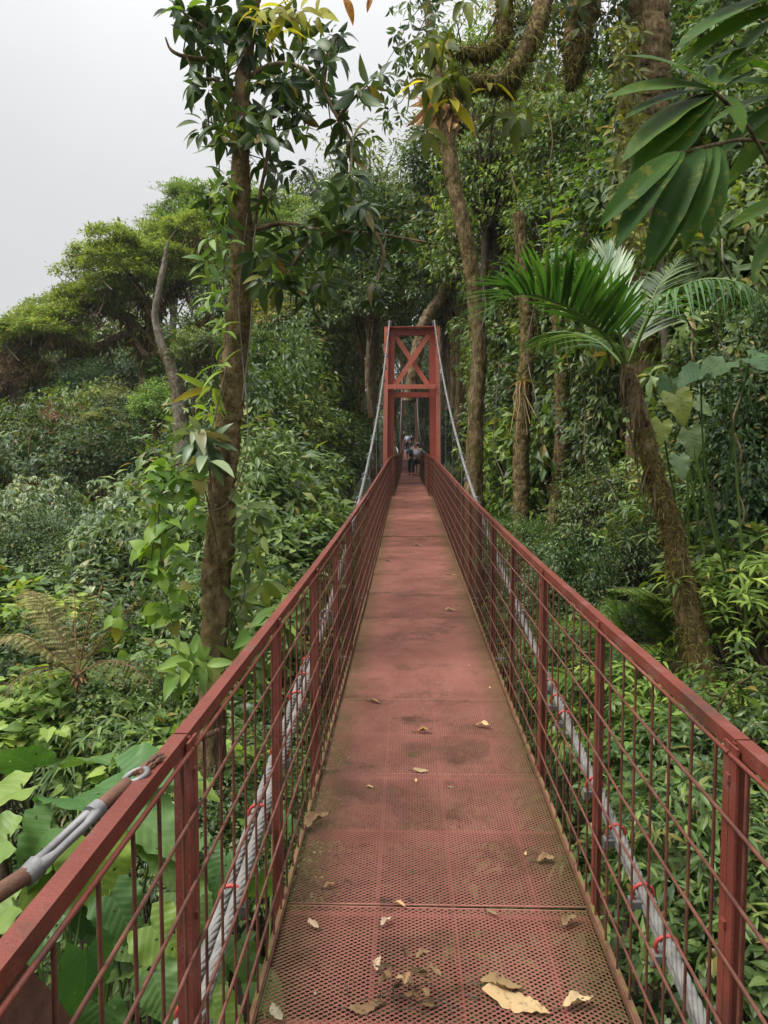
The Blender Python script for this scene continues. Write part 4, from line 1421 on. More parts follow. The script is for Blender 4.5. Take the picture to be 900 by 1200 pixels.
climber('shade_climber', 'dark broad leaved climber on the lower foreground trunk beside the railing', [[(252, 900, 6.4), (262, 760, 6.4), (285, 700, 6.4), (290, 620, 6.5)], [(262, 760, 6.4), (300, 735, 6.3), (320, 715, 6.2)]],
        [(275 + rng.uniform(-14, 40), rng.uniform(590, 800), 6.5 + rng.uniform(-.2, .3)) for _ in range(34)], 'L_mid', T_ELL2, .19, 4, 10, .5, .45)
climber('young_broadleaf_plant', 'upright light green broadleaf seedling beside the left railing near the trunk foot', [[(335, 800, 6.2), (332, 745, 6.2), (328, 715, 6.2)]],
        [(328, 712, 6.2), (322, 730, 6.2), (340, 725, 6.1), (300, 745, 6.1), (225, 770, 6.0), (232, 795, 6.0), (215, 785, 6.0), (240, 780, 6.0)], 'L_light', G_ELL, .23, 6, 12, .8, .15)
# loose liana loops on the trunk
e = empty('liana', P(283, 300, 6.35), 0, 'thin pale liana looping down the front of the foreground trunk', 'vine')
m = MB()
for st in ([(290, 250, 6.3), (284, 300, 6.3), (280, 360, 6.32), (286, 440, 6.3), (290, 520, 6.25), (270, 585, 6.2), (240, 600, 6.2), (222, 592, 6.2)], [(268, 250, 6.3), (262, 330, 6.3), (266, 420, 6.3), (246, 520, 6.2), (250, 600, 6.3)],
           [(300, 262, 6.3), (296, 300, 6.3), (294, 380, 6.3), (284, 470, 6.3)]):
    tube(m, spline(path_px(st), 40), .0065, 5, 0, False)
at(m.build('strand', M['bark_grey']), e)

# --- golden flowering spray and holed leaf hanging into the top of the view
climber('golden_leaf_spray', 'yellow green leaf spray with pale blossom at the top of the foreground tree', [[(310, -60, 6.0), (322, -10, 5.6), (325, 20, 5.5)]],
        [(300, 12, 5.5), (318, 8, 5.5), (335, 16, 5.5), (350, 10, 5.5), (312, 25, 5.5), (330, 30, 5.5), (365, 14, 5.6)], 'L_gold', T_ELL2, .17, 5, 13, .3, .4)
e = empty('hanging_leaf', P(415, -40, 5.2), 0, 'brown holed leaf hanging into the top of the sky gap', 'leaf')
m = MB()
tube(m, spline(path_px([(412, -60, 5.2), (410, -25, 5.2), (404, -4, 5.2)]), 8), .004, 5, 1, False)
place(m, G_ELL, np.array([P(403, -3, 5.2), P(436, -4, 5.2)]), np.array([P(422, 26, 5.15) - P(403, -3, 5.2), P(425, 16, 5.15) - P(436, -4, 5.2)]), np.array([[0, -.6, .8], [0, -.8, .5]]), np.array([.17, .10]), 0, True)
at(m.build('blade', [leaf_mat('leaf_rusty', (.12, .04, .015), (.22, .09, .02), (.30, .15, .03), .6, .3, blotch=(30, (.05, .02, .01))), M['twig']]), e)

# --- the dead snag with its epiphyte
e = empty('dead_snag', P(215, 640, 20), 0, 'bare leaning grey snag on the left slope beside the foreground trunk', 'tree')
m = MB()
q, rr = trunk_mesh(m, [(222, 640, 20), (214, 520, 20), (210, 465, 20), (203, 435, 20), (190, 405, 20), (182, 372, 20), (186, 340, 20), (193, 305, 20), (197, 283, 20)], [.22, .22, .19, .15, .10, .085, .08, .07, .03], 30, .15, 6)
at(m.build('trunk', M['bark_grey']), e)
m = MB()
moss_on(m, q, rr, 1500, 3, .09, 0, .5)
at(m.build('moss', M['L_moss']), e)
tree('lance', 226, 408, 19.8, .62, 'dense leafy epiphyte bush growing on the leaning grey snag', 'shrub', None, 'L_mid')
tree('lance', 245, 405, 19.5, .5, 'small epiphyte bush between the grey snag and the foreground trunk', 'shrub', None, 'L_dark')


# --- ferns and palms
def pinnate(m, rach, n, length, wid, ang=55, droop=.3, mi=0, mi_r=1, r0=.012, seed=0, t0=.15, tpl=None, vee=.25, prof=None):
    """a frond: leaflets in two ranks along a rachis"""
    r = np.random.default_rng(seed)
    q = spline(rach, 40)
    tube(m, q, np.linspace(r0, r0 * .25, 40), 6, mi_r, False)
    t = nrm(np.gradient(q, axis=0))
    s = np.linspace(t0, .995, n)
    i = (s * 39).astype(int)
    side = nrm(np.cross(t[i], UPV))
    nor = nrm(np.cross(side, t[i]))
    L = length * (prof(s) if prof else np.sin(PI * np.clip(s * .82 + .14, 0, 1)) ** .8)
    a = R(ang) * (1 - .55 * s ** 2)
    for sg in (-1, 1):
        d = sg * side * np.sin(a)[:, None] + t[i] * np.cos(a)[:, None] + nor * vee + r.normal(size=(n, 3)) * .05 - droop * .3 * UPV
        place(m, tpl or leaf_t('lance', 4, wid, .35, droop), q[i], d, nor + .2 * UPV + r.normal(size=(n, 3)) * .12, L * r.uniform(.92, 1.05, n), mi, True)


def fern_frond(m, rach, n, length, mi=0, mi_r=1, seed=0, sparse=False, npin=13):
    r = np.random.default_rng(seed)
    q = spline(rach, 40)
    tube(m, q, np.linspace(.010, .003, 40), 5, mi_r, False)
    t = nrm(np.gradient(q, axis=0))
    for s in np.linspace(.14, .98, n):
        i = int(s * 39)
        side = nrm(np.cross(t[i], UPV)); nor = nrm(np.cross(side, t[i]))
        L = length * math.sin(PI * min(1, s * .84 + .13)) ** .75
        for sg in (-1, 1):
            d = nrm(sg * side * .9 + t[i] * .42 + r.normal(size=3) * .05 - UPV * .1)
            u = np.linspace(0, 1, npin)
            pp = q[i] + d * (u * L)[:, None] - UPV * (.22 * L * u ** 2)[:, None]
            tube(m, pp[::3], np.linspace(.003, .0012, len(pp[::3])), 3, mi_r, False)
            dd = np.gradient(pp, axis=0)
            dd = nrm(dd)
            s2 = nrm(np.cross(dd, nor))
            pl = L * (.05 if sparse else .20) * (1 - u ** 1.6) + .006
            for g in (-1, 1):
                place(m, T_FAR, pp, g * s2 + dd * .5 - UPV * .15, np.tile(nor, (npin, 1)) + r.normal(size=(npin, 3)) * .15, pl, mi)


e = empty('tree_fern', P(99, 1000, 7.5), 0, 'sparse tree fern with half bare yellowish fronds in the left middle ground', 'fern')
m = MB()
q, rr = trunk_mesh(m, [(99, 1000, 7.5), (98, 880, 7.5), (94, 815, 7.5), (92, 788, 7.5)], [.07, .055, .05, .06], 20, .2, 9)
at(m.build('trunk', M['bark']), e)
m = MB()
ctr0 = (92, 790, 7.5)
for k, rr_ in enumerate([[(100, 745, 7.45), (112, 705, 7.4), (121, 680, 7.4)], [(112, 760, 7.4), (140, 722, 7.3), (165, 700, 7.3)], [(70, 745, 7.6), (48, 705, 7.7), (30, 690, 7.8)], [(60, 765, 7.3), (25, 745, 7.2), (-15, 752, 7.1)],
                        [(120, 775, 7.3), (150, 780, 7.2), (178, 800, 7.1)], [(88, 740, 7.7), (88, 710, 7.9), (85, 690, 8.2)], [(65, 780, 7.2), (30, 790, 7.0), (0, 815, 6.9)]]):
    fern_frond(m, path_px([ctr0] + rr_), 15, .32, 0, 1, k, k not in (2, 3))
at(m.build('frond', [M['L_dryfern'], M['edge']]), e)
m = MB()
place(m, T_LANCE, np.tile(P(*ctr0), (26, 1)), np.random.default_rng(1).normal(size=(26, 3)) * np.array([1, 1, .4]) - UPV * .5, np.tile(UPV, (26, 1)), np.random.default_rng(2).uniform(.08, .2, 26))
at(m.build('dead_fronds', M['L_dead']), e)
e = empty('strap_leaf_plant', P(90, 900, 7.0), 0, 'arching grassy strap leaved plant at the foot of the sparse tree fern', 'plant')
m = MB()
rng = np.random.default_rng(2)
place(m, leaf_t('lance', 7, .07, .5, .7), np.tile(P(88, 888, 7.0), (30, 1)) + rng.normal(size=(30, 3)) * .05, rng.normal(size=(30, 3)) * np.array([1, 1, .2]) + UPV * .9, np.tile(UPV, (30, 1)), rng.uniform(.4, .7, 30), 0, True)
at(m.build('leaves', M['L_mid']), e)

# --- the leaning palm on the right
e = empty('leaning_palm', P(852, 1180, 5.9), 0, 'leaning palm with mossy trunk and feathery fronds right of the bridge', 'palm')
m = MB()
q, rr = trunk_mesh(m, [(856, 1180, 5.8), (842, 930, 5.9), (826, 800, 6.0), (803, 705, 6.0), (785, 625, 6.0), (766, 562, 6.0), (752, 502, 6.0), (741, 452, 6.0), (733, 424, 6.0)],
                   [.112, .106, .102, .096, .080, .070, .064, .058, .04], 50, .10, 4)
at(m.build('trunk', M['bark_moss']), e)
m = MB()
moss_on(m, q, rr, 12000, 12, .034, .12, .75)
moss_on(m, q, rr, 900, 13, .07, .2, .6)
at(m.build('moss', M['L_moss']), e)
m = MB()
for k in range(46):      # old fibrous leaf bases
    s = np.random.default_rng(k)
    i = s.integers(120, 192)
    a = s.uniform(0, 6.3)
    o = np.array([math.cos(a), math.sin(a), 0])
    b = q[i] + o * rr[i] * .9
    tube(m, [b, b + o * .02 - UPV * .08 + s.normal(size=3) * .015, b + o * .015 - UPV * s.uniform(.15, .32) + s.normal(size=3) * .03], [.012, .008, .003], 4, 0, False)
at(m.build('leaf_bases', M['bark']), e)
apex = (735, 432, 6.0)
fr = [([apex, (704, 388, 5.8), (655, 355, 5.6), (606, 345, 5.5), (572, 372, 5.4)], 54, .66, .062, 62, .25, 'L_palm'),
      ([apex, (724, 375, 6.2), (716, 325, 6.4), (708, 290, 6.5)], 30, .42, .09, 35, .1, 'L_silver'),
      ([apex, (768, 360, 5.7), (815, 330, 5.4), (862, 330, 5.2), (900, 352, 5.1)], 34, .38, .05, 60, .9, 'L_palm'),
      ([apex, (752, 385, 6.2), (772, 335, 6.5), (800, 300, 6.8)], 30, .45, .085, 50, .3, 'L_dark'),
      ([apex, (700, 400, 6.6), (660, 390, 7.1), (620, 405, 7.5)], 32, .5, .085, 55, .5, 'L_dark'),
      ([apex, (720, 372, 5.8), (690, 335, 5.7), (665, 318, 5.6)], 30, .42, .085, 50, .2, 'L_palm')]
for k, (rc, n, L, w, ang, dr, mt) in enumerate(fr):
    m = MB()
    pinnate(m, path_px(rc), n, L, w, ang, dr, 0, 1, .014, k, .22, None, .25 if k else .55)
    at(m.build('frond', [M[mt], M['L_mid']]), e)

# --- broad fan leaved climber on its own thin trunk, upper right
e = empty('fan_leaved_palm', P(985, 1330, 4.8), 0, 'broad fan leaved palm reaching in from the upper right corner', 'palm')
m = MB()
trunk_mesh(m, [(985, 1330, 4.8), (975, 800, 4.8), (955, 420, 4.8), (935, 260, 4.8), (930, 100, 4.8), (935, -60, 4.8)], [.05, .045, .035, .03, .025, .02], 30, .15, 5)
tube(m, spline(path_px([(935, 260, 4.8), (885, 162, 4.4), (860, 130, 4.25), (838, 108, 4.15)]), 12), .012, 6)
tube(m, spline(path_px([(932, 180, 4.8), (880, 164, 4.4), (835, 170, 4.15), (788, 182, 4.0)]), 14), .011, 6)
tube(m, spline(path_px([(930, 80, 4.8), (935, 20, 4.5), (930, 0, 4.3)]), 8), .012, 6)
at(m.build('stem', M['bark']), e)


def lobes(lst, w, tpl, name='fan_leaf'):
    m = MB()
    r = np.random.default_rng(len(lst))
    for (b, t, ww) in lst:
        B_, T_ = P(*b), P(*t)
        L = np.linalg.norm(T_ - B_)
        d = (T_ - B_) / L + UPV * .12
        place(m, tpl, B_[None], d[None], (UPV * .8 + np.array([0, -.55, 0]) + r.normal(size=3) * .15)[None], np.array([L * 1.03]), 0, True, np.array([ww * 1.2]))
    at(m.build(name, M['L_fan']), e)


lobes([((838, 105, 4.15), (755, 44, 4.0), 1.0), ((838, 107, 4.15), (734, 88, 3.95), .8), ((838, 108, 4.15), (744, 112, 3.95), .75), ((836, 110, 4.15), (737, 158, 3.95), .85), ((836, 111, 4.15), (750, 178, 3.95), .8), ((835, 112, 4.15), (783, 184, 3.95), .8),
       ((838, 104, 4.15), (830, 62, 4.3), .5)], 1, G_STRAP)
lobes([((826, 76, 4.3), (902, 36, 4.2), .75), ((838, 96, 4.3), (890, 56, 4.15), .8), ((848, 104, 4.3), (884, 78, 4.2), .7), ((850, 112, 4.3), (875, 140, 4.1), .9)], 1, G_STRAP)
lobes([((795, 178, 4.0), (714, 256, 3.85), .62), ((800, 178, 4.0), (725, 278, 3.85), .70), ((822, 174, 4.05), (765, 300, 3.85), .62), ((832, 174, 4.05), (778, 300, 3.9), .45), ((838, 172, 4.1), (805, 280, 3.9), .62), ((842, 172, 4.1), (835, 270, 3.95), .7)], 1, G_STRAP2)
lobes([((930, -5, 4.3), (805, 20, 4.1), .75), ((930, 5, 4.3), (808, 48, 4.1), .45), ((930, -10, 4.3), (830, -20, 4.15), .8), ((935, 10, 4.3), (850, 60, 4.2), .5)], 1, G_STRAP)
lobes([((935, 110, 4.6), (848, 78, 4.4), .5), ((935, 112, 4.6), (842, 120, 4.4), .5), ((935, 114, 4.6), (852, 160, 4.4), .5), ((935, 116, 4.6), (872, 195, 4.4), .5), ((935, 108, 4.6), (868, 48, 4.4), .5)], 1, G_STRAP)
lobes([((932, 230, 4.7), (865, 262, 4.5), .6), ((932, 240, 4.7), (880, 320, 4.5), .6)], 1, G_STRAP2)

# --- golden lichen hung foliage column behind the fan leaves
climber('hanging_foliage_column', 'column of olive leaves hanging behind the broad fan leaves at upper right', [[(735, 420, 9), (730, 300, 9), (735, 160, 9), (748, 60, 9)]],
        [(735 + rng.uniform(-16, 18), y, 9 + rng.uniform(-.3, .3)) for y in range(30, 290, 4) for _ in range(2)], 'L_olive', T_ELL, .13, 5, 15, .3, .6)

# --- big mossy tree overhead with arching limbs
e = empty('mossy_tree', P(785, 900, 11), 0, 'big mossy tree with arching furry limbs overhead at upper right', 'tree')
m = MB()
q, rr = trunk_mesh(m, [(785, 900, 11), (775, 600, 11), (765, 380, 11), (757, 180, 11), (753, 60, 11), (750, -90, 11)], [.40, .36, .33, .33, .33, .30], 40, .10, 7, 0, 16)
at(m.build('trunk', M['bark_moss']), e)
mm = MB()
moss_on(mm, q, rr, 2500, 1, .07, .5, 1.0)
limbs = [([(750, -90, 11), (700, -80, 10.2), (650, -40, 9.6), (630, 20, 9.2), (612, 66, 9.0), (585, 95, 8.9), (558, 92, 8.9), (541, 106, 8.9)], [.14, .12, .11, .10, .09, .08, .06, .03]),
         ([(690, -82, 10.1), (620, -60, 9.5), (592, -10, 9.3), (588, 40, 9.2), (570, 58, 9.1), (538, 58, 9.0)], [.09, .08, .07, .065, .05, .025]),
         ([(606, 70, 9.0), (602, 88, 9.0), (596, 108, 9.0)], [.06, .05, .03]),
         ([(735, -60, 11), (700, -30, 10.6), (684, 10, 10.4), (676, 60, 10.3), (670, 98, 10.3)], [.12, .16, .20, .17, .06])]
for k, (pts, rd) in enumerate(limbs):
    l = MB()
    q, rr = trunk_mesh(l, pts, rd, 26, .18, 20 + k)
    at(l.build('limb', M['bark_moss']), e)
    moss_on(mm, q, rr, 4500 if k != 2 else 900, 30 + k, .10, .02, 1, 0, 1.0)
at(mm.build('moss', M['L_moss']), e)
rng = np.random.default_rng(61)
ep = [(508 + rng.normal() * 15, 75 + rng.normal() * 28) for _ in range(12)] + [(530 + rng.normal() * 14, 100 + rng.normal() * 10) for _ in range(5)] + [(590, 128), (606, 138), (612, 125), (545, -5), (590, -8)]
climber('bromeliad_cluster', 'large olive and yellow leaved epiphyte on the arching mossy limb above the tower', [[(596, 108, 9.0), (560, 100, 8.9), (520, 90, 9), (500, 70, 9)], [(540, 60, 9), (535, 30, 9), (545, 0, 9)]],
        [(x, y, 9 + rng.uniform(-.4, .4)) for x, y in ep], 'L_olive', G_ELL, .27, 5, 16, .3, .7)
climber('yellow_leaf_epiphyte', 'few bright yellow blotched leaves on the arching mossy limb', [[(585, 97, 8.9), (575, 100, 8.8), (568, 105, 8.8)]],
        [(572, 98, 8.8), (500, 95, 8.8), (515, 45, 8.8), (528, 112, 8.8)], 'L_gold', G_ELL, .30, 3, 17, .2, .6)
climber('canopy_sprays', 'loose sprays of small round leaves reaching into the sky gap left of the mossy limb', [[(560, -60, 10), (500, 0, 10), (470, 40, 10), (450, 75, 10)], [(520, -20, 10), (480, 60, 10), (452, 95, 10), (436, 105, 10)], [(500, 90, 10), (470, 120, 10), (452, 138, 10)]],
        [(x + rng.normal() * 9, y + rng.normal() * 9, 10 + rng.uniform(-.4, .4)) for x, y in [(500, 5), (485, 25), (470, 40), (495, 40), (480, 60), (465, 70), (452, 95), (440, 95), (436, 108), (470, 118), (455, 135), (478, 95), (500, 15), (520, 5), (490, 0), (475, 10), (510, 30), (490, 75), (445, 150), (462, 150)] for _ in range(3)],
        'L_dark', T_ELL, .13, 5, 18, .2, .4)
climber('canopy_curtain', 'dark curtain of small canopy leaves at the top between the limb and the mossy trunk', [[(640, -60, 10.5), (650, 0, 10.5), (645, 60, 10.5)], [(700, -60, 10.5), (715, 0, 10.5), (712, 60, 10.5)]],
        [(rng.uniform(615, 740), rng.uniform(-30, 85), 10.6 + rng.uniform(-.6, .6)) for _ in range(120)], 'L_black', T_ELL, .14, 6, 19, .2, .5)

# --- trunks standing in the right-hand forest
def forest_trunk(pts, rad, label, moss, mat, seed, msize=.07):
    e = empty('forest_tree', P(*pts[0]), 0, label, 'tree')
    m = MB()
    q, rr = trunk_mesh(m, pts, rad, 40, .16, seed)
    at(m.build('trunk', M[mat]), e)
    if moss:
        m = MB()
        moss_on(m, q, rr, moss * 4, seed + 1, msize, .0, 1, 0, 1.0)
        at(m.build('moss', M['L_moss']), e)
    return e


e = forest_trunk([(556, 690, 15), (556, 560, 15), (558, 480, 15), (563, 410, 15), (556, 340, 15), (546, 285, 15), (533, 225, 15), (525, 170, 15), (518, 120, 15), (508, 60, 15), (500, 0, 15)], [.20, .17, .145, .14, .14, .14, .135, .15, .18, .10, .07],
             'tall bent mossy trunk rising just right of the red tower', 1500, 'bark_moss', 41)
m = MB()
rng = np.random.default_rng(7)
pp = np.array([P(519 + rng.normal() * 9, 118 + rng.normal() * 12, 15) for _ in range(200)])
place(m, T_LANCE, pp, rng.normal(size=(200, 3)) - UPV * .6, rng.normal(size=(200, 3)), rng.uniform(.25, .6, 200))
at(m.build('dead_leaves', M['L_dead']), e)
forest_trunk([(612, 720, 13.5), (610, 600, 13.5), (611, 520, 13.5), (613, 460, 13.5), (617, 400, 13.5), (614, 330, 13.5), (608, 250, 13.5)], [.15, .135, .13, .13, .12, .11, .10], 'straight trunk wrapped in pale roots with a reddish bromeliad', 900, 'bark_moss', 43)
forest_trunk([(648, 640, 15), (655, 560, 15), (660, 480, 15), (656, 400, 15), (650, 320, 15)], [.16, .15, .14, .13, .12], 'brown mossy trunk between the bromeliad trunk and the palm', 900, 'bark_moss', 45)
forest_trunk([(480, 470, 26), (496, 385, 26), (520, 345, 26), (532, 305, 26), (522, 270, 26), (500, 230, 26)], [.22, .2, .2, .18, .15, .1], 'dark curved leaning trunk in shade just above the red tower', 500, 'bark', 47)
forest_trunk([(790, 640, 9.5), (786, 520, 9.5), (780, 400, 9.5), (770, 250, 9.5), (766, 150, 9.5)], [.06, .055, .05, .045, .04], 'thin pale stem behind the palm crown on the right', 150, 'bark_grey', 49)
forest_trunk([(700, 420, 12), (706, 330, 12), (724, 265, 12), (726, 240, 12), (716, 190, 12)], [.05, .045, .04, .04, .03], 'thin pale crooked stem left of the hanging fan leaves', 60, 'bark_grey', 51)
rng = np.random.default_rng(23)
e = empty('bromeliad', P(612, 452, 13.3), 0, 'reddish orange bromeliad with hanging roots on the straight trunk', 'plant')
m = MB()
place(m, T_STRAP, np.tile(P(612, 446, 13.25), (26, 1)), rng.normal(size=(26, 3)) + UPV * .7, np.tile(UPV, (26, 1)), rng.uniform(.15, .32, 26), 0, True)
at(m.build('leaves', M['L_brom']), e)
m = MB()
for k in range(9):
    s = P(612 + rng.normal() * 6, 450, 13.2)
    tube(m, [s, s + rng.normal(size=3) * .05 - UPV * .2, s + rng.normal(size=3) * .08 - UPV * rng.uniform(.4, .9)], .008, 4, 0, False)
at(m.build('root', M['L_dead']), e)

# --- big heart leaved climber and ferns on the right bank
LV = {}


def leaf_variant(mat, k):
    if (mat, k) not in LV:
        r = np.random.default_rng(k + 300)
        V, F = leaf_grid(30, 10, 'heart', r.uniform(.38, .47), r.uniform(.05, .22), r.uniform(.15, .5), .006, 7.5)
        V = V.copy()
        ed = np.abs(V[:, 0]) / .44
        V[:, 2] += ed ** 2 * (.03 * np.sin(V[:, 1] * 9 + k) + .03 * np.sin(V[:, 1] * 17 + 2 * k) * np.sign(V[:, 0]))
        V[:, 0] *= 1 + .05 * np.sin(V[:, 1] * 23 + k * 1.7) + .04 * np.sin(V[:, 1] * 41 + k)
        V[:, 0] += .06 * np.sin(V[:, 1] * 2.5 + k * 2) * V[:, 1]
        # insect holes and nibbled margins
        cen = V[F].mean(1)
        gone = np.zeros(len(F), bool)
        for _ in range(int(r.integers(4, 9))):
            h = cen[r.integers(0, len(cen))]
            gone |= np.linalg.norm((cen - h)[:, :2], axis=1) < r.uniform(.012, .035)
        m = MB(); m.add(V, F[~gone], 0, True)
        LV[(mat, k)] = m.mesh('leaf', M[mat])
    return LV[(mat, k)]


rng = np.random.default_rng(44)
def big_leaves(name, label, root, lst, mat, seed, tilt=.55, cat='plant', stem=.012, tpl=None):
    r = np.random.default_rng(seed)
    e = empty(name, P(*root), 0, label, cat)
    s = MB()
    for (x, y, Z, L, ax, ay) in lst:
        c = P(x, y, Z)
        b = P(*root) + r.normal(size=3) * np.array([.1, .1, 0])
        tube(s, spline([b, b + (c - b) * .55 + UPV * .2 + r.normal(size=3) * .06, c + UPV * .03], 12), np.linspace(stem, stem * .45, 12), 6, 0, False)
        d = nrm(np.array([ax, r.normal() * .15 - .25, ay + r.normal() * .1]))
        z = UPV + np.array([r.normal() * .3, -tilt + r.normal() * .15, 0])
        z = nrm(z - d * np.dot(z, d)); x = np.cross(d, z)
        o = bpy.data.objects.new('leaf', leaf_variant(mat, int(r.integers(0, 5))))
        COL.objects.link(o)
        at(o, e)
        L = L * r.uniform(.85, 1.1)
        o.matrix_basis = Matrix([[x[0] * L, d[0] * L, z[0] * L, c[0]], [x[1] * L, d[1] * L, z[1] * L, c[1]], [x[2] * L, d[2] * L, z[2] * L, c[2]], [0, 0, 0, 1]])
    at(s.build('stem', M['L_mid']), e)
    return e


big_leaves('heart_leaf_climber', 'large pale heart shaped leaves hanging just right of the palm trunk', (800, 640, 6.8),
           [(790, 462, 6.4, .28, .3, -.9), (775, 495, 6.3, .24, -.2, -.8), (808, 505, 6.4, .27, .3, -.9), (785, 445, 6.5, .2, -.3, -.6), (815, 470, 6.5, .2, .6, -.5), (795, 535, 6.3, .22, .1, -.9)], 'L_veinpale', 3, .9)
big_leaves('lobed_leaf_plant', 'wide dark drooping leaves held out above the pale heart leaves on the right', (880, 760, 6.0),
           [(850, 425, 5.6, .30, -.8, -.3), (880, 420, 5.6, .28, .6, -.2), (820, 432, 5.6, .26, -.9, -.35)], 'L_veindark', 5, .6)
big_leaves('broad_leaf_plant', 'broad greyish green leaves low on the right bank near the last post', (870, 1250, 4.2),
           [(800, 1000, 4.0, .26, -.6, -.3), (830, 1030, 3.9, .28, .4, -.5), (770, 1020, 4.2, .22, -.7, -.2), (850, 985, 4.1, .26, .6, -.2), (885, 1040, 3.8, .28, .5, -.5), (800, 1090, 3.8, .24, -.3, -.6), (760, 960, 4.4, .22, -.6, -.1)], 'L_veinpale', 7, .55)
e = empty('fern', P(800, 800, 6.8), 0, 'bright green fern arching behind the right railing below the dark shrub', 'fern')
for k, rc in enumerate([[(792, 770, 6.8), (765, 722, 6.7), (730, 705, 6.6), (695, 728, 6.5)], [(790, 770, 6.8), (780, 715, 6.6), (750, 690, 6.4), (720, 690, 6.2)], [(792, 775, 6.7), (765, 755, 6.5), (735, 760, 6.3), (705, 790, 6.2)], [(800, 775, 6.7), (815, 740, 6.6), (845, 735, 6.4), (870, 760, 6.3)],
                        [(785, 790, 6.6), (750, 800, 6.2), (715, 830, 6.0)]]):
    m = MB()
    fern_frond(m, path_px(rc), 22, .30, 0, 1, k)
    at(m.build('frond', [M['L_fern'], M['twig']]), e)
e = empty('ground_palm', P(745, 900, 6.5), 0, 'low young palm with wide feathery fronds seen through the right railing', 'palm')
for k, rc in enumerate([[(742, 880, 6.5), (728, 800, 6.5), (700, 745, 6.5), (665, 730, 6.4)], [(742, 880, 6.5), (735, 790, 6.4), (725, 740, 6.4), (720, 705, 6.4)], [(742, 880, 6.5), (700, 810, 6.4), (660, 790, 6.3), (630, 815, 6.2)],
                        [(742, 880, 6.5), (770, 820, 6.3), (800, 800, 6.2), (830, 820, 6.0)], [(742, 880, 6.5), (690, 850, 6.2), (650, 860, 6.1)]]):
    m = MB()
    pinnate(m, path_px(rc), 26, .42, .09, 58, .5, 0, 1, .010, k, .25)
    at(m.build('frond', [M['L_fern'], M['L_mid']]), e)
e = empty('withered_palm_leaf', P(830, 1040, 4.4), 0, 'curved tan withered leaf hanging low behind the right railing', 'leaf')
m = MB()
place(m, G_STRAP2, np.array([P(868, 1095, 4.2), P(770, 985, 4.6)]), np.array([P(800, 1120, 4.2) - P(868, 1095, 4.2), P(850, 985, 4.5) - P(770, 985, 4.6)]), np.array([[0, -.5, .9], [0, -.4, 1.]]), np.array([.42, .34]), 0, True, np.array([.6, .5]))
at(m.build('blade', M['L_dead']), e)

# --- large leaved herbs at the lower left, close to the railing
L1 = [(25, 925, 3.9, .40, -.5, .0), (85, 935, 3.8, .42, .4, .1), (140, 905, 4.0, .44, .8, .1), (60, 970, 3.6, .40, -.3, -.3), (10, 985, 3.5, .38, -.7, -.2), (150, 950, 3.8, .40, .5, -.3), (195, 915, 4.1, .36, .8, .1), (110, 985, 3.5, .40, .1, -.5),
      (40, 900, 4.3, .38, -.2, .3), (100, 895, 4.4, .36, .2, .3), (175, 975, 3.8, .34, .5, -.3)]
big_leaves('large_leaved_herb', 'clump of very large light green leaves close outside the left railing', (90, 1500, 3.9), L1, 'L_vein', 21, .15)
L2 = [(130, 1050, 3.3, .38, .3, -.5), (60, 1075, 3.1, .36, -.4, -.4), (20, 1140, 2.9, .32, -.5, -.3), (100, 1115, 3.0, .36, .1, -.6), (175, 1085, 3.3, .34, .5, -.4), (210, 1045, 3.6, .32, .6, -.3), (180, 1140, 3.1, .30, .3, -.5), (120, 1180, 2.9, .30, .0, -.5), (15, 1060, 3.2, .36, -.6, -.2), (225, 1120, 3.4, .26, .4, -.4)]
big_leaves('large_leaved_herb', 'darker clump of large drooping leaves lowest at the left, seen through the wires', (110, 1550, 3.3), [(a, b, c, d * .78, f, g) for a, b, c, d, f, g in L2] + [(60 + 37 * k % 200, 1030 + 29 * k % 160, 3.6, .24, (k % 3 - 1) * .6, -.3) for k in range(9)], 'L_veindark', 22, .3)
L3 = [(290, 960, 5.0, .24, .4, -.3), (265, 1000, 4.8, .26, -.2, -.4), (300, 1030, 4.6, .24, .3, -.5), (250, 1060, 4.4, .24, -.3, -.4), (280, 1100, 4.2, .26, .2, -.5), (320, 960, 5.2, .22, .5, -.2), (255, 1150, 4.0, .24, -.2, -.5), (300, 1150, 4.0, .24, .4, -.4), (235, 980, 5, .24, -.3, -.2)]
big_leaves('medium_leaved_herb', 'medium leaved herb low between the near left posts', (280, 1500, 4.4), L3, 'L_veindark', 23, .3)


# --- thin vines hanging in the right-hand forest
rng = np.random.default_rng(55)
for k, (x, y0, y1, Z) in enumerate([(598, 200, 420, 13), (628, 260, 520, 13), (676, 330, 560, 12), (700, 540, 660, 10), (640, 120, 330, 12), (566, 330, 520, 14), (792, 330, 470, 8), (846, 280, 420, 7.5), (870, 460, 640, 6.5), (715, 60, 260, 10), (828, 560, 700, 6.8),
                                    (586, 420, 600, 14), (668, 90, 220, 11), (765, 120, 330, 9)]):
    q = [(x, y0, Z)]
    for j in range(1, 6):
        q.append((x + rng.normal() * 7 + (j * 5 if k % 3 == 0 else 0), y0 + (y1 - y0) * j / 5, Z + rng.normal() * .1))
    e = empty('hanging_vine', P(*q[0]), 0, 'thin hanging vine strand among the trees on the right slope', 'vine', 'vines hanging in the forest on the right')
    m = MB()
    tube(m, spline(path_px(q), 40), rng.uniform(.006, .012), 5, 0, False)
    at(m.build('strand', M['bark_grey' if k % 2 else 'bark']), e)

# ------------------------------------------------------------------ fallen leaves on the deck
def deck_hit(px, py):
    d = P(px, py, 1.0) - np.array(CL)
    lo, hi = .5, 80.
    for _ in range(50):
        md = (lo + hi) / 2
        q = np.array(CL) + d * md
        if q[2] > float(dz(q[1])) + .004: lo = md
        else: hi = md
    return np.array(CL) + d * lo


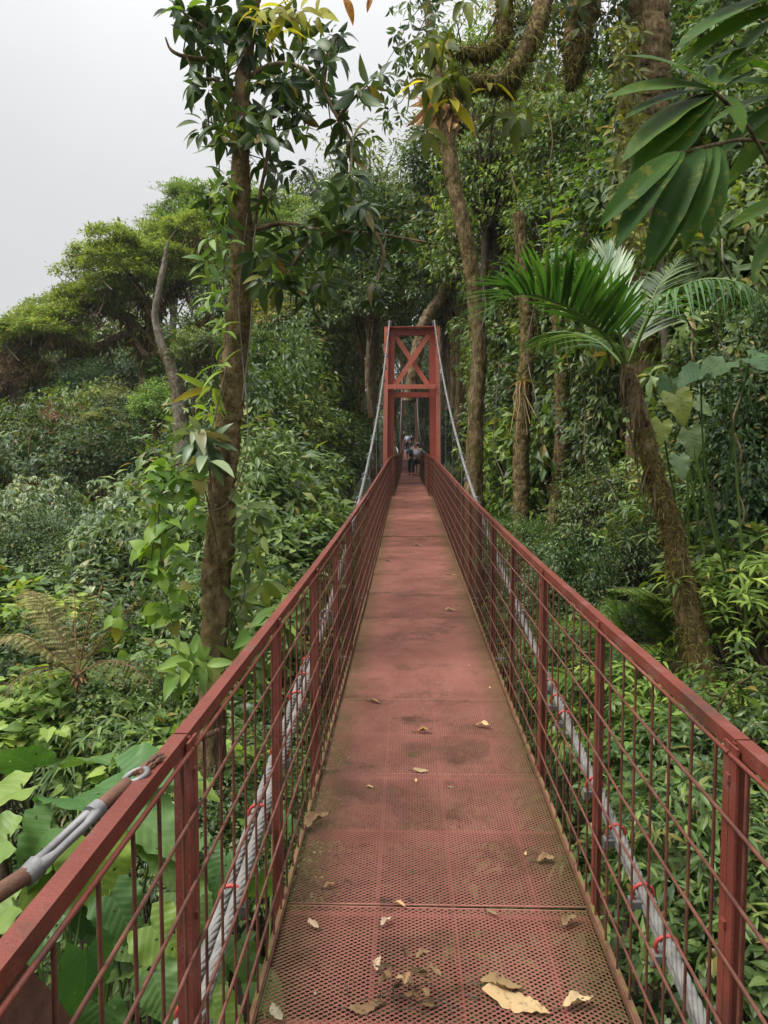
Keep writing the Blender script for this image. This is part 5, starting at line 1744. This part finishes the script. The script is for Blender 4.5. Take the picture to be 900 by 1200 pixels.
G_DRY = [leaf_grid(16, 4, 'ell', .38, .28, .08, .018, 7, c) for c in (.4, 1.2, -.8)]
G_DRYC = leaf_grid(14, 4, 'ell', .42, .55, -.08, .04, 2, -.3)


def rough_leaf(g, k):
    # torn, wavy margins and a twist along the midrib
    V, F = g
    V = V.copy(); r = np.random.default_rng(k)
    e = np.abs(V[:, 0]) / .2
    V[:, 0] *= 1 + .16 * np.sin(V[:, 1] * 31 + k) * e + .10 * np.sin(V[:, 1] * 57 + 3 * k) * e
    V[:, 0] += .10 * np.sin(V[:, 1] * 3.2 + k) - .05
    V[:, 2] += .05 * np.sin(V[:, 1] * 7 + k * 2) * e + .16 * (V[:, 1] - .5) ** 2 + .22 * V[:, 0] * (V[:, 1] - .4)
    cen = V[F].mean(1); gone = np.zeros(len(F), bool)
    for _ in range(4):
        h = cen[r.integers(0, len(cen))]
        gone |= np.linalg.norm((cen - h)[:, :2], axis=1) < r.uniform(.012, .028)
    gone &= np.abs(cen[:, 0] - (.10 * np.sin(cen[:, 1] * 3.2 + k) - .05)) > .045
    return V, F[~gone]


G_DRY = [rough_leaf(g, k + 1) for k, g in enumerate(G_DRY * 2)]
G_DRYC = rough_leaf(G_DRYC, 9)


def fallen(px, py, L, rz, label, mat='L_dead', curled=False, n=1, seed=0):
    r = np.random.default_rng(seed + int(px))
    L *= .8
    c = deck_hit(px, py)
    e = empty('fallen_leaf', c, 0, label, 'leaf', 'fallen leaves on the deck')
    m = MB()
    for k in range(n):
        a = R(rz) + r.normal() * (.0 if n == 1 else 1.2)
        d = np.array([math.cos(a), math.sin(a), .04 + (.10 if curled else 0)])
        o = c - d * L * .5 + (r.normal(size=3) * np.array([.04, .04, 0]) if n > 1 else 0)
        o[2] = c[2] + .008 + .012 * k
        place(m, G_DRYC if curled else G_DRY[int(r.integers(0, 6))], o[None], d[None], (UPV + r.normal(size=3) * .2)[None], np.array([L * r.uniform(.85, 1.1)]), 0, True)
        # stalk
        tube(m, [o, o - d * L * .15 + UPV * .004, o - d * L * .28 + np.array([0, .01, .002])], [.003, .0025, .0015], 4, 1, False)
    if n > 1:
        for k in range(16):
            a = c + r.normal(size=3) * np.array([.07, .04, 0]) + UPV * r.uniform(.006, .05)
            v = r.normal(size=3) * np.array([1, .7, .25])
            tube(m, spline([a - v * .03, a + UPV * .015, a + v * .035], 6), .0022, 4, 1, False)
    b = at(m.build('blade' if n == 1 else 'litter', [M[mat], M['twig']]), e)
    if n > 1:
        e.name = 'leaf_litter'
        b['kind'] = 'stuff'
    return e


fallen(600, 1180, .26, -15, 'big tan fallen leaf lying flat near the front of the deck')
fallen(586, 1158, .17, -5, 'pale tan fallen leaf just behind the big flat one')
fallen(680, 1184, .15, 5, 'crumpled tan fallen leaf near the front right corner of the deck', 'L_dead', True)
fallen(432, 1182, .17, 10, 'brown fallen leaf beside the dark tuft of litter', 'L_deadbrown')
fallen(478, 1178, .075, 60, 'dark tuft of twigs and curled litter at the front of the deck', 'L_deadbrown', True, 14)
fallen(445, 1134, .085, 75, 'small grey brown curled leaf above the dark litter tuft', 'L_deadgrey', True)
fallen(455, 1084, .09, 40, 'crumpled grey leaf left of the deck centre line', 'L_deadgrey', True)
fallen(468, 1063, .07, -30, 'small bright tan leaf sliver beside the crumpled grey leaf')
fallen(386, 1042, .065, 20, 'small reddish leaf near the left edge of the deck', 'L_deadbrown', True)
fallen(368, 1086, .08, 130, 'thin grey leaf with long stalk near the left edge', 'L_deadgrey', True)
fallen(642, 1013, .13, -8, 'long curled brown leaf at the right side of the deck', 'L_deadbrown', True)
fallen(668, 1085, .10, 30, 'curled brown leaf near the mossy right edge', 'L_deadbrown', True)
fallen(498, 860, .14, -10, 'dark brown leaf in the middle distance at the deck centre', 'L_deadbrown', True)
fallen(566, 854, .14, -40, 'pale dry leaf in the middle distance right of centre', 'L_dead', True)
fallen(494, 905, .12, 0, 'flattened pale leaf nearer than the dark centre leaf', 'L_dead')
fallen(372, 970, .20, 40, 'large curled leaf caught against the left edge beam', 'L_deadbrown', True)
fallen(578, 1072, .07, -30, 'whitish grey leaf fragment right of the centre line', 'L_deadgrey')
fallen(440, 824, .14, -25, 'thin pale stalk lying left of centre in the middle distance', 'L_dead')
fallen(326, 1190, .10, 120, 'dark curled leaf at the front left corner of the deck', 'L_deadgrey', True)
fallen(534, 674, .16, 0, 'pale leaf beside the right edge far along the deck')
fallen(528, 716, .15, 10, 'pale leaf right of centre below the far edge leaf')
fallen(456, 658, .14, 0, 'dark leaf at the left edge far along the deck', 'L_deadgrey')
fallen(490, 640, .20, 0, 'brown leaf lying across the deck centre far along', 'L_deadgrey')
fallen(470, 1150, .05, 20, 'tiny tan fleck behind the litter tuft')
rng = np.random.default_rng(90)
for k in range(20):
    py = 620 + 560 * rng.uniform() ** 1.5
    c = deck_hit(480 + rng.normal() * 4, py)
    c[0] = rng.uniform(-.55, .55)
    e = empty('leaf_fragment', (c[0], c[1], float(dz(c[1])) + .006), 0, 'tiny pale leaf fragment scattered on the red deck grating', 'leaf', 'leaf fragments on the deck')
    m = MB()
    a = rng.uniform(0, 6.3)
    place(m, G_DRY[k % 3], np.array([[c[0], c[1], float(dz(c[1])) + .008]]), np.array([[math.cos(a), math.sin(a), .1]]), UPV[None], np.array([rng.uniform(.02, .045)]), 0, True)
    at(m.build('blade', M['L_dead' if k % 3 else 'L_deadgrey']), e)

# ------------------------------------------------------------------ the damp air of the cloud forest
m = MB()
box(m, (0, 100, 9), (1000, 1100, 66))
_hm = bpy.data.materials.new('haze')
_hm.use_nodes = True
_ht = _hm.node_tree
for _n in list(_ht.nodes):
    if _n.type != 'OUTPUT_MATERIAL':
        _ht.nodes.remove(_n)
_pv = _ht.nodes.new('ShaderNodeVolumePrincipled')
_pv.inputs['Color'].default_value = (.93, .96, 1.0, 1)
_pv.inputs['Density'].default_value = .00032
_ht.links.new(_pv.outputs[0], _ht.nodes['Material Output'].inputs['Volume'])
tag(m.build('haze', _hm), kind='stuff')
